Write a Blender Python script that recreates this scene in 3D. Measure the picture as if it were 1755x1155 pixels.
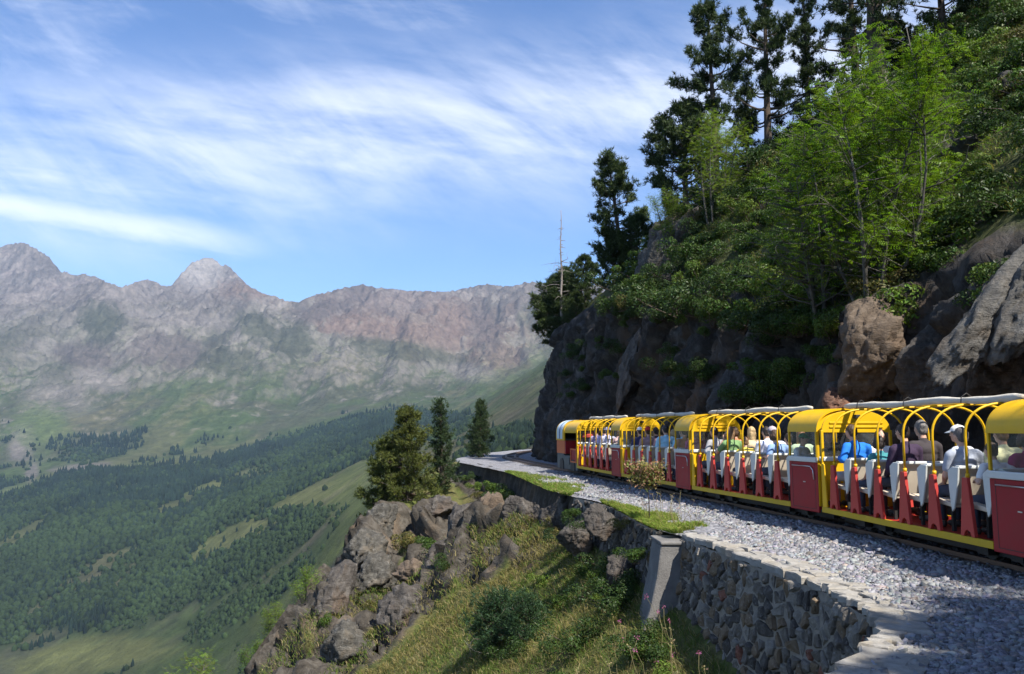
import bpy, bmesh, math, random
import numpy as np
from mathutils import Vector, Matrix

for o in list(bpy.data.objects):
    bpy.data.objects.remove(o)
SC = bpy.context.scene
COL = SC.collection

# ------------------------------------------------------------------ camera
FPX, CX, CY, HOR = 1400.0, 877.5, 577.5, 735.0      # photograph is 1755 x 1155
EYE = 1.72
PITCH = math.atan((HOR - CY) / FPX)
CP, SP = math.cos(PITCH), math.sin(PITCH)
cam_data = bpy.data.cameras.new('camera')
cam_data.sensor_width = 36.0
cam_data.lens = FPX / 1755.0 * 36.0
cam_data.clip_start = 0.05
cam_data.clip_end = 40000.0
cam = bpy.data.objects.new('camera', cam_data)
COL.objects.link(cam)
cam.location = (0, 0, EYE)
cam.rotation_euler = (math.pi / 2 + PITCH, 0, 0)
SC.camera = cam

# ------------------------------------------------------------------ sky, sun, exposure
SUN_ELEV = math.radians(53)
SUN_H = Vector((0.60, -0.80)).normalized()
world = bpy.data.worlds.new('World')
SC.world = world
world.use_nodes = True
wn, wl = world.node_tree.nodes, world.node_tree.links
wn.clear()
w_out = wn.new('ShaderNodeOutputWorld')
w_bg = wn.new('ShaderNodeBackground')
w_bg.inputs['Strength'].default_value = 0.082
w_sky = wn.new('ShaderNodeTexSky')
w_sky.sky_type = 'NISHITA'
w_sky.sun_disc = False
w_sky.sun_elevation = SUN_ELEV
w_sky.sun_rotation = math.atan2(SUN_H.x, SUN_H.y)
w_sky.altitude = 400
w_sky.air_density = 1.0
w_sky.dust_density = 0.6
w_sky.ozone_density = 1.6
SC.view_settings.view_transform = 'Standard'
SC.view_settings.look = 'None'
SC.view_settings.exposure = 0.98
SC.view_settings.gamma = 1.0
SC.view_settings.use_curve_mapping = False
SC.cycles.use_denoising = True
SC.cycles.max_bounces = 6
SC.cycles.diffuse_bounces = 3
SC.cycles.glossy_bounces = 2
SC.cycles.transmission_bounces = 4
SC.cycles.transparent_max_bounces = 8
SC.cycles.volume_bounces = 0
SC.cycles.caustics_reflective = False
SC.cycles.caustics_refractive = False


def W(kind, **kw):
    n = wn.new(kind)
    for k, v in kw.items():
        setattr(n, k, v)
    return n


def wmath(op, a, b=None, c=None, clamp=False):
    n = W('ShaderNodeMath', operation=op, use_clamp=clamp)
    for i, v in enumerate((a, b, c)):
        if v is None:
            continue
        if isinstance(v, (int, float)):
            n.inputs[i].default_value = v
        else:
            wl.new(v, n.inputs[i])
    return n.outputs[0]


def wramp(val, lo, hi):
    n = W('ShaderNodeMapRange', interpolation_type='SMOOTHSTEP', clamp=True)
    wl.new(val, n.inputs['Value'])
    n.inputs['From Min'].default_value = lo
    n.inputs['From Max'].default_value = hi
    return n.outputs[0]


def wnoise(vec, scale, detail, rough, distort=0.0):
    n = W('ShaderNodeTexNoise')
    wl.new(vec, n.inputs['Vector'])
    n.inputs['Scale'].default_value = scale
    n.inputs['Detail'].default_value = detail
    n.inputs['Roughness'].default_value = rough
    n.inputs['Distortion'].default_value = distort
    return n.outputs['Fac']


# cirrus: clouds live on a high flat layer (direction divided by its height), so they stretch to the horizon
w_tc = W('ShaderNodeTexCoord')
w_sep = W('ShaderNodeSeparateXYZ')
wl.new(w_tc.outputs['Generated'], w_sep.inputs[0])
sx, sy, sz = w_sep.outputs
szc = wmath('MAXIMUM', sz, 0.03)
ca = wmath('DIVIDE', sx, wmath('MAXIMUM', wmath('ABSOLUTE', sy), 0.15))    # tan of azimuth
ce = wmath('DIVIDE', sz, wmath('MAXIMUM', wmath('ABSOLUTE', sy), 0.15))    # tan of elevation
lay = W('ShaderNodeCombineXYZ')
wl.new(ca, lay.inputs[0])
wl.new(ce, lay.inputs[1])


def wstretch(angle, sx_, sy_):
    a = W('ShaderNodeMapping')
    wl.new(lay.outputs[0], a.inputs[0])
    a.inputs['Rotation'].default_value = (0, 0, math.radians(angle))
    b = W('ShaderNodeMapping')
    wl.new(a.outputs[0], b.inputs[0])
    b.inputs['Scale'].default_value = (sx_, sy_, 1.0)
    return b


mp1 = wstretch(13, 0.9, 3.6)
mp2 = wstretch(40, 0.8, 4.2)
n_a = wnoise(mp1.outputs[0], 3.0, 9, 0.58, 0.6)
n_b = wnoise(mp2.outputs[0], 3.6, 8, 0.62, 0.5)
n_c = wnoise(mp1.outputs[0], 9.0, 9, 0.68, 0.4)
n_d = wnoise(lay.outputs[0], 1.7, 5, 0.55, 0.3)
# the broad veil: a long bank rising to the right, then a thin streak lower on the left
# bank centre-line in (azimuth, elevation): nearly level on the left, climbing to the right
bank_c = wmath('MULTIPLY_ADD', wmath('MULTIPLY', ca, ca), 0.10, wmath('MULTIPLY_ADD', ca, 0.13, 0.385))
bank_d = wmath('ABSOLUTE', wmath('SUBTRACT', wmath('ADD', ce, wmath('MULTIPLY_ADD', n_d, 0.16, -0.08)), bank_c))
bank = wmath('SUBTRACT', 1.0, wramp(bank_d, 0.0, 0.185))
st_c = wmath('MULTIPLY_ADD', ca, -0.165, 0.174)
st_d = wmath('ABSOLUTE', wmath('SUBTRACT', wmath('ADD', ce, wmath('MULTIPLY_ADD', n_c, 0.024, -0.012)), st_c))
streak = wmath('MULTIPLY', wmath('SUBTRACT', 1.0, wramp(st_d, 0.002, 0.030)), wmath('SUBTRACT', 1.0, wramp(ca, -0.42, -0.26)))
tex = wmath('MULTIPLY_ADD', n_a, 0.70, wmath('MULTIPLY', n_b, 0.38))
wisp = wmath('MULTIPLY_ADD', n_c, 0.28, tex)
veil = wmath('MULTIPLY', bank, wramp(wisp, 0.43, 1.0))
high = wmath('MULTIPLY', wmath('MULTIPLY', wramp(wisp, 0.62, 1.05), 0.55), wramp(ce, 0.24, 0.50))
c1 = wmath('MAXIMUM', wmath('MULTIPLY', veil, 0.98), high)
cloud = wmath('MULTIPLY', wmath('MAXIMUM', c1, wmath('MULTIPLY', wmath('MULTIPLY', streak, 0.8), wramp(wisp, 0.25, 0.75))), 0.86, clamp=True)
w_mix = W('ShaderNodeMix', data_type='RGBA')
w_tint = W('ShaderNodeMix', data_type='RGBA', blend_type='MULTIPLY')
w_tint.inputs['Factor'].default_value = 1.0
wl.new(w_sky.outputs[0], w_tint.inputs['A'])
w_tint.inputs['B'].default_value = (0.78, 0.97, 1.26, 1)
wl.new(cloud, w_mix.inputs['Factor'])
wl.new(w_tint.outputs['Result'], w_mix.inputs['A'])
w_mix.inputs['B'].default_value = (8.6, 8.8, 9.4, 1)
wl.new(w_mix.outputs['Result'], w_bg.inputs['Color'])
wl.new(w_bg.outputs[0], w_out.inputs['Surface'])

sun_data = bpy.data.lights.new('sun', 'SUN')
sun_data.energy = 5.0
sun_data.angle = math.radians(0.53)
sun_data.color = (1.0, 0.95, 0.87)
sun = bpy.data.objects.new('sun', sun_data)
COL.objects.link(sun)
SUN_DIR = Vector((SUN_H.x * math.cos(SUN_ELEV), SUN_H.y * math.cos(SUN_ELEV), math.sin(SUN_ELEV)))
sun.rotation_euler = SUN_DIR.to_track_quat('Z', 'Y').to_euler()
sun.location = (20, -30, 60)


# ------------------------------------------------------------------ photo pixels -> directions
def pdir(px, py):
    u = (CY - py) / FPX
    return ((px - CX) / FPX, CP - u * SP, SP + u * CP)


def at_ground(px, py, z=0.0):
    d = pdir(px, py)
    t = (z - EYE) / d[2]
    return Vector((d[0] * t, d[1] * t, z))


def at_depth(px, py, Y):
    d = pdir(px, py)
    t = Y / d[1]
    return Vector((d[0] * t, Y, EYE + d[2] * t))


def project(x, y, z):
    zz = z - EYE
    d = y * CP + zz * SP
    u = -y * SP + zz * CP
    d = np.where(np.abs(d) < 1e-6, 1e-6, d)
    return CX + FPX * x / d, CY - FPX * u / d


# ------------------------------------------------------------------ numpy noise
def _h(ix, iy, iz, seed):
    n = (ix.astype(np.int64) * 374761393 + iy.astype(np.int64) * 668265263 + iz.astype(np.int64) * 2147483647 + seed * 1274126177) & 0xFFFFFFFF
    n = ((n ^ (n >> 13)) * 1274126177) & 0xFFFFFFFF
    n = ((n ^ (n >> 16)) * 2246822519) & 0xFFFFFFFF
    n = n ^ (n >> 15)
    return (n & 0xFFFFFF).astype(np.float64) / float(0x1000000)


def vnoise(p, seed=0):
    """p (N,3) -> (N,) in -1..1"""
    f = np.floor(p)
    i = f.astype(np.int64)
    t = p - f
    t = t * t * t * (t * (t * 6 - 15) + 10)
    r = 0
    for dx in (0, 1):
        wx = t[:, 0] if dx else 1 - t[:, 0]
        for dy in (0, 1):
            wy = t[:, 1] if dy else 1 - t[:, 1]
            for dz in (0, 1):
                wz = t[:, 2] if dz else 1 - t[:, 2]
                r = r + wx * wy * wz * _h(i[:, 0] + dx, i[:, 1] + dy, i[:, 2] + dz, seed)
    return r * 2 - 1


def fbm(p, octaves=5, seed=0, gain=0.5, lac=2.03, ridged=False):
    a, s, tot = 1.0, 0.0, 0.0
    q = p.copy()
    for o in range(octaves):
        n = vnoise(q, seed + o * 17)
        if ridged:
            n = 1 - 2 * np.abs(n)
        s = s + a * n
        tot += a
        a *= gain
        q = q * lac + 13.7
    return s / tot


def cells(p, seed=0):
    """Worley: returns nearest cell centre offset vector, its random triple, f1, f2"""
    f = np.floor(p).astype(np.int64)
    N = len(p)
    best = np.full(N, 1e9)
    second = np.full(N, 1e9)
    off = np.zeros((N, 3))
    rnd = np.zeros((N, 3))
    for dx in (-1, 0, 1):
        for dy in (-1, 0, 1):
            for dz in (-1, 0, 1):
                ix, iy, iz = f[:, 0] + dx, f[:, 1] + dy, f[:, 2] + dz
                c = np.stack([ix + _h(ix, iy, iz, seed + 1), iy + _h(ix, iy, iz, seed + 2), iz + _h(ix, iy, iz, seed + 3)], 1)
                v = p - c
                d = (v * v).sum(1)
                m = d < best
                second = np.where(m, best, np.minimum(second, d))
                best = np.where(m, d, best)
                off[m] = v[m]
                if m.any():
                    rnd[m] = np.stack([_h(ix, iy, iz, seed + 4), _h(ix, iy, iz, seed + 5), _h(ix, iy, iz, seed + 6)], 1)[m]
    return off, rnd, np.sqrt(best), np.sqrt(second)


def n2(x, y, seed=0, octaves=4, ridged=False):
    x = np.asarray(x, float)
    p = np.stack([x.ravel(), np.asarray(y, float).ravel(), np.full(x.size, 0.37)], 1)
    return fbm(p, octaves, seed, ridged=ridged).reshape(x.shape)


def sstep(a, b, x):
    t = np.clip((x - a) / (b - a), 0, 1)
    return t * t * (3 - 2 * t)


# ------------------------------------------------------------------ mesh / object helpers
def np_mesh(name, verts, faces, mats=(), smooth=False, col=None, mat_idx=None):
    verts = np.asarray(verts, np.float32)
    faces = np.asarray(faces, np.int32)
    me = bpy.data.meshes.new(name)
    nf, k = faces.shape
    me.vertices.add(len(verts))
    me.vertices.foreach_set('co', verts.ravel())
    me.loops.add(nf * k)
    me.loops.foreach_set('vertex_index', faces.ravel())
    me.polygons.add(nf)
    me.polygons.foreach_set('loop_start', np.arange(0, nf * k, k, dtype=np.int32))
    me.polygons.foreach_set('loop_total', np.full(nf, k, np.int32))
    if smooth:
        me.polygons.foreach_set('use_smooth', np.ones(nf, bool))
    if mat_idx is not None:
        me.polygons.foreach_set('material_index', np.asarray(mat_idx, np.int32))
    for m in mats:
        me.materials.append(m)
    if col is not None:
        a = me.attributes.new('Col', 'FLOAT_COLOR', 'POINT')
        c = np.ones((len(verts), 4), np.float32)
        c[:, :3] = col
        a.data.foreach_set('color', c.ravel())
    me.update(calc_edges=True)
    return me


def link(name, me, parent=None, loc=None, rz=0.0, label=None, cat=None, group=None, kind=None):
    o = bpy.data.objects.new(name, me)
    COL.objects.link(o)
    if parent is not None:
        o.parent = parent
    if loc is not None:
        o.location = loc
    if rz:
        o.rotation_euler = (0, 0, rz)
    tag(o, label, cat, group, kind)
    return o


def tag(o, label=None, cat=None, group=None, kind=None):
    if label: o['label'] = label
    if cat: o['category'] = cat
    if group: o['group'] = group
    if kind: o['kind'] = kind
    return o


def copy_tree(o, parent=None):
    c = o.copy()
    COL.objects.link(c)
    c.parent = parent
    for ch in list(o.children):
        copy_tree(ch, c)
    return c


def grid_faces(nr, nc):
    i = np.arange(nr * nc).reshape(nr, nc)
    return np.stack([i[:-1, :-1], i[:-1, 1:], i[1:, 1:], i[1:, :-1]], -1).reshape(-1, 4)


class MB:
    """collects small shapes into one mesh"""
    def __init__(self):
        self.v, self.f, self.s = [], [], []

    def add(self, vs, fs, smooth=False):
        n = len(self.v)
        self.v += [tuple(v) for v in vs]
        self.f += [tuple(i + n for i in f) for f in fs]
        self.s += [smooth] * len(fs)
        return self

    def box(self, lo, hi, taper=None):
        (x0, y0, z0), (x1, y1, z1) = lo, hi
        return self.add([(x0, y0, z0), (x1, y0, z0), (x1, y1, z0), (x0, y1, z0), (x0, y0, z1), (x1, y0, z1), (x1, y1, z1), (x0, y1, z1)],
                        [(0, 3, 2, 1), (4, 5, 6, 7), (0, 1, 5, 4), (1, 2, 6, 5), (2, 3, 7, 6), (3, 0, 4, 7)])

    def prism(self, poly, axis, a, b):
        """poly: 2D points; extruded along axis 'x','y','z' from a to b"""
        def p3(p, h):
            if axis == 'x': return (h, p[0], p[1])
            if axis == 'y': return (p[0], h, p[1])
            return (p[0], p[1], h)
        n = len(poly)
        vs = [p3(p, a) for p in poly] + [p3(p, b) for p in poly]
        fs = [tuple(range(n)), tuple(range(2 * n - 1, n - 1, -1))]
        fs += [(i, i + n, (i + 1) % n + n, (i + 1) % n) for i in range(n)]
        return self.add(vs, fs)

    def tube(self, pts, r, seg=8, caps=True):
        pts = [Vector(p) for p in pts]
        rs = r if isinstance(r, (list, tuple)) else [r] * len(pts)
        vs, fs = [], []
        up = Vector((0, 0, 1))
        prev = None
        for i, p in enumerate(pts):
            t = (pts[min(i + 1, len(pts) - 1)] - pts[max(i - 1, 0)])
            if t.length < 1e-9: t = Vector((0, 0, 1))
            t.normalize()
            if prev is None:
                a = t.cross(up)
                if a.length < 0.05: a = t.cross(Vector((1, 0, 0)))
            else:
                a = prev - t * prev.dot(t)
            a.normalize(); prev = a
            b = t.cross(a)
            for k in range(seg):
                an = 2 * math.pi * k / seg
                vs.append(p + (a * math.cos(an) + b * math.sin(an)) * rs[i])
        for i in range(len(pts) - 1):
            for k in range(seg):
                k2 = (k + 1) % seg
                fs.append((i * seg + k, i * seg + k2, (i + 1) * seg + k2, (i + 1) * seg + k))
        if caps:
            fs.append(tuple(range(seg - 1, -1, -1)))
            fs.append(tuple((len(pts) - 1) * seg + k for k in range(seg)))
        return self.add(vs, fs, True)

    def ell(self, c, r, seg=14, rings=9, M=None):
        vs, fs = [], []
        for i in range(rings + 1):
            th = math.pi * i / rings
            for k in range(seg):
                ph = 2 * math.pi * k / seg
                v = Vector((r[0] * math.sin(th) * math.cos(ph), r[1] * math.sin(th) * math.sin(ph), r[2] * math.cos(th)))
                if M is not None: v = M @ v
                vs.append(Vector(c) + v)
        for i in range(rings):
            for k in range(seg):
                k2 = (k + 1) % seg
                fs.append((i * seg + k, (i + 1) * seg + k, (i + 1) * seg + k2, i * seg + k2))
        return self.add(vs, fs, True)

    def mesh(self, name, mat=None):
        me = bpy.data.meshes.new(name)
        me.from_pydata(self.v, [], self.f)
        me.polygons.foreach_set('use_smooth', self.s)
        if mat: me.materials.append(mat)
        me.update()
        return me

    def obj(self, name, mat, parent=None, bevel=0.0, **kw):
        o = link(name, self.mesh(name, mat), parent, **kw)
        if bevel:
            m = o.modifiers.new('bevel', 'BEVEL')
            m.width = bevel; m.segments = 2; m.limit_method = 'ANGLE'
        return o


def empty(name, loc=(0, 0, 0), rz=0.0, **kw):
    o = bpy.data.objects.new(name, None)
    COL.objects.link(o)
    o.location = loc
    o.rotation_euler = (0, 0, rz)
    o.empty_display_size = 0.2
    return tag(o, **kw)


# ------------------------------------------------------------------ materials
class NT:
    def __init__(self, name):
        self.m = bpy.data.materials.new(name)
        self.m.use_nodes = True
        self.n, self.l = self.m.node_tree.nodes, self.m.node_tree.links
        self.n.clear()
        self.out = self.n.new('ShaderNodeOutputMaterial')

    def node(self, kind, **kw):
        n = self.n.new(kind)
        for k, v in kw.items(): setattr(n, k, v)
        return n

    def put(self, sock, v):
        if v is None: return
        if isinstance(v, bpy.types.NodeSocket): self.l.new(v, sock)
        else:
            if isinstance(v, tuple) and len(v) == 3 and sock.type == 'RGBA': v = (*v, 1)
            sock.default_value = v

    def noise(self, scale, detail=6, rough=0.55, vec=None, distort=0.0, out='Fac'):
        n = self.node('ShaderNodeTexNoise')
        n.inputs['Scale'].default_value = scale
        n.inputs['Detail'].default_value = detail
        n.inputs['Roughness'].default_value = rough
        n.inputs['Distortion'].default_value = distort
        if vec is not None: self.l.new(vec, n.inputs['Vector'])
        return n.outputs[out]

    def voro(self, scale, feature='F1', vec=None, out='Distance', rand=1.0):
        n = self.node('ShaderNodeTexVoronoi', feature=feature)
        n.inputs['Scale'].default_value = scale
        n.inputs['Randomness'].default_value = rand
        if vec is not None: self.l.new(vec, n.inputs['Vector'])
        return n.outputs[out]

    def pos(self, scale=(1, 1, 1), rot=(0, 0, 0), obj=True):
        t = self.node('ShaderNodeTexCoord')
        m = self.node('ShaderNodeMapping')
        self.l.new(t.outputs['Object'], m.inputs[0])
        m.inputs['Scale'].default_value = scale
        m.inputs['Rotation'].default_value = rot
        return m.outputs[0]

    def ramp(self, fac, stops):
        n = self.node('ShaderNodeValToRGB')
        e = n.color_ramp.elements
        while len(e) < len(stops): e.new(0.5)
        for el, (p, c) in zip(e, stops):
            el.position = p
            el.color = (*c, 1) if len(c) == 3 else c
        self.put(n.inputs[0], fac)
        return n.outputs[0]

    def step(self, val, lo, hi):
        n = self.node('ShaderNodeMapRange', interpolation_type='SMOOTHSTEP')
        self.put(n.inputs['Value'], val)
        n.inputs['From Min'].default_value = lo
        n.inputs['From Max'].default_value = hi
        return n.outputs[0]

    def math(self, op, a, b=None):
        n = self.node('ShaderNodeMath', operation=op)
        self.put(n.inputs[0], a); self.put(n.inputs[1], b)
        return n.outputs[0]

    def madd(self, a, b, c):
        n = self.node('ShaderNodeMath', operation='MULTIPLY_ADD')
        self.put(n.inputs[0], a); self.put(n.inputs[1], b); self.put(n.inputs[2], c)
        return n.outputs[0]

    def mix(self, fac, a, b, mode='MIX'):
        n = self.node('ShaderNodeMix', data_type='RGBA', blend_type=mode)
        self.put(n.inputs['Factor'], fac); self.put(n.inputs['A'], a); self.put(n.inputs['B'], b)
        return n.outputs['Result']

    def attr(self, name='Col'):
        return self.node('ShaderNodeAttribute', attribute_name=name).outputs['Color']

    def bump(self, h, strength=0.5, dist=0.02, normal=None):
        n = self.node('ShaderNodeBump')
        self.put(n.inputs['Height'], h)
        n.inputs['Strength'].default_value = strength
        n.inputs['Distance'].default_value = dist
        if normal is not None: self.l.new(normal, n.inputs['Normal'])
        return n.outputs[0]

    def principled(self, color, rough=0.7, normal=None, metal=0.0, spec=0.4, **kw):
        n = self.node('ShaderNodeBsdfPrincipled')
        self.put(n.inputs['Base Color'], color)
        self.put(n.inputs['Roughness'], rough)
        n.inputs['Metallic'].default_value = metal
        n.inputs['Specular IOR Level'].default_value = spec
        for k, v in kw.items(): self.put(n.inputs[k], v)
        if normal is not None: self.l.new(normal, n.inputs['Normal'])
        self.l.new(n.outputs[0], self.out.inputs['Surface'])
        return self.m


def paint(name, c, rough=0.42, var=0.14, dirt=0.25, dirt_c=(0.10, 0.085, 0.07), scale=5, spec=0.25):
    t = NT(name)
    v = t.pos()
    n = t.noise(scale, 6, 0.6, v)
    base = t.mix(n, tuple(x * (1 - var) for x in c), tuple(min(1, x * (1 + var)) for x in c))
    d = t.step(t.noise(scale * 2.3, 8, 0.7, v), 0.55, 0.8)
    base = t.mix(t.math('MULTIPLY', d, dirt), base, dirt_c)
    r = t.madd(n, 0.25, rough - 0.1)
    b = t.bump(t.noise(scale * 9, 4, 0.6, v), 0.08, 0.004)
    return t.principled(base, r, b, spec=spec)


def plain(name, c, rough=0.7, var=0.25, scale=8, bump=0.3, bdist=0.01, bscale=40, metal=0.0):
    t = NT(name)
    v = t.pos()
    n = t.noise(scale, 6, 0.6, v)
    base = t.mix(n, tuple(x * (1 - var) for x in c), tuple(min(1, x * (1 + var)) for x in c))
    b = t.bump(t.noise(bscale, 6, 0.65, v), bump, bdist)
    return t.principled(base, rough, b, metal)


def leafmat(name, trans=0.35, rough=0.55, tint=(1, 1, 1)):
    """leaf colour comes per leaf from the mesh"""
    t = NT(name)
    c = t.attr()
    if tint != (1, 1, 1): c = t.mix(1.0, c, tint, 'MULTIPLY')
    oi = t.node('ShaderNodeObjectInfo').outputs['Random']
    c = t.mix(1.0, c, t.ramp(oi, [(0, (0.82, 0.86, 0.8)), (1, (1.15, 1.1, 1.1))]), 'MULTIPLY')
    p = t.node('ShaderNodeBsdfPrincipled')
    t.put(p.inputs['Base Color'], c)
    p.inputs['Roughness'].default_value = rough
    p.inputs['Specular IOR Level'].default_value = 0.15
    tr = t.node('ShaderNodeBsdfTranslucent')
    t.put(tr.inputs['Color'], t.mix(1.0, c, (1.15, 1.25, 0.6), 'MULTIPLY'))
    m = t.node('ShaderNodeMixShader')
    m.inputs[0].default_value = trans
    t.l.new(p.outputs[0], m.inputs[1]); t.l.new(tr.outputs[0], m.inputs[2])
    t.l.new(m.outputs[0], t.out.inputs['Surface'])
    return t.m


def rockmat(name, dark, mid, light, warm, scale=1.0, lichen=0.35, bump=0.8, strata=(1.0, 1.0, 1.0)):
    t = NT(name)
    v = t.pos(strata)
    n1 = t.noise(0.8 * scale, 8, 0.62, v, 0.4)
    n2_ = t.noise(3.1 * scale, 9, 0.68, v, 0.6)
    n3 = t.noise(14 * scale, 8, 0.7, v)
    c = t.ramp(n2_, [(0.25, dark), (0.5, mid), (0.75, light)])
    c = t.mix(t.math('MULTIPLY', t.step(n1, 0.50, 0.68), 0.8), c, warm)
    li = t.math('MULTIPLY', t.step(t.noise(6.5 * scale, 8, 0.75, v, 0.3), 0.56, 0.70), lichen)
    c = t.mix(li, c, tuple(min(0.6, x * 1.5 + 0.03) for x in light))
    c = t.mix(t.math('MULTIPLY', t.step(n3, 0.55, 0.75), 0.45), c, tuple(x * 0.6 for x in dark))
    lay = t.noise(3.0 * scale, 7, 0.65, t.pos((0.7, 0.7, 3.2), (0.35, 0.75, 0.2)), 0.9)
    c = t.mix(t.math('MULTIPLY', t.step(lay, 0.54, 0.66), 0.35), c, tuple(x * 0.7 for x in dark))
    h = t.madd(lay, 0.9, t.madd(n3, 0.6, n2_))
    b = t.bump(h, bump, 0.10 / scale)
    return t.principled(c, 0.86, b, spec=0.25)


R = random.Random(7)
# ------------------------------------------------------------------ far mountains and valley
# each column is a direction; (row in photo, metres away) says where the ground seen there lies
FAR = {
    -420: [(1155, 1000), (1060, 1250), (900, 1600), (840, 1900), (790, 2300), (700, 2800), (620, 3400), (560, 4100), (490, 4700), (440, 5000)],
    0: [(1155, 880), (1080, 1020), (960, 1300), (900, 1500), (840, 1900), (800, 2200), (700, 2700), (620, 3300), (560, 4000), (480, 4600), (412, 5000)],
    100: [(1155, 830), (1085, 980), (960, 1250), (890, 1450), (830, 1850), (795, 2150), (700, 2700), (620, 3300), (555, 3950), (500, 4500), (470, 4850)],
    175: [(1155, 780), (1090, 920), (960, 1200), (890, 1400), (820, 1800), (780, 2200), (700, 2750), (610, 3350), (520, 3850), (513, 4150), (505, 4450), (480, 4850)],
    260: [(1155, 700), (1070, 900), (960, 1120), (890, 1400), (820, 1750), (780, 2150), (700, 2650), (610, 3350), (575, 3800), (540, 4300), (482, 4950)],
    340: [(1155, 620), (1050, 860), (960, 1060), (880, 1400), (810, 1800), (775, 2150), (700, 2600), (610, 3350), (560, 3950), (505, 4650), (437, 5200)],
    430: [(1155, 520), (1040, 720), (950, 900), (880, 1120), (820, 1650), (768, 2150), (700, 2600), (620, 3250), (538, 3900), (528, 4350), (490, 5100)],
    500: [(1155, 430), (1010, 640), (910, 860), (850, 1150), (815, 1500), (760, 2150), (700, 2650), (610, 3350), (560, 3900), (545, 4350), (513, 5000)],
    580: [(1155, 300), (1000, 450), (900, 680), (835, 980), (800, 1400), (732, 2150), (700, 2600), (610, 3300), (555, 3900), (500, 4900)],
    650: [(1000, 240), (900, 430), (830, 700), (800, 900), (775, 1400), (712, 2150), (690, 2700), (620, 3300), (560, 3950), (490, 4850)],
    780: [(860, 260), (810, 480), (765, 850), (745, 1300), (722, 1900), (690, 2500), (655, 2900), (590, 3600), (495, 4700)],
    860: [(830, 250), (780, 480), (740, 750), (705, 1000), (690, 1300), (675, 2300), (640, 2900), (580, 3700), (484, 4650)],
    920: [(800, 250), (750, 480), (705, 750), (665, 1000), (655, 1200), (650, 2400), (600, 3200), (480, 4600)],
    1100: [(780, 250), (700, 480), (640, 750), (560, 1100), (540, 1300), (560, 2400), (540, 3200), (470, 4600)],
    1500: [(780, 250), (680, 480), (600, 750), (520, 1100), (500, 1300), (520, 2400), (500, 3200), (450, 4600)],
}
SKYLINE = [(-420, 470), (-250, 440), (-120, 455), (-60, 428), (0, 413), (22, 409), (45, 420), (70, 436), (92, 462), (118, 467), (128, 466), (150, 470),
           (172, 480), (200, 490), (222, 481), (248, 476), (268, 485), (286, 486), (300, 468), (318, 447), (340, 438), (358, 439), (372, 452),
           (385, 452), (398, 466), (418, 486), (440, 497), (462, 505), (490, 514), (506, 515), (530, 505), (560, 497), (590, 489), (618, 485),
           (645, 491), (690, 495), (740, 497), (775, 496), (805, 490), (832, 484), (868, 488), (905, 481), (935, 482), (1000, 486), (1100, 480), (1500, 455)]
RIDGE_D = [(-420, 5000), (0, 5000), (100, 4850), (175, 4900), (260, 4950), (300, 5150), (340, 5200), (400, 5180), (430, 5100), (500, 5000), (580, 4900), (650, 4850), (780, 4700), (920, 4600), (1500, 4600)]


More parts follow.
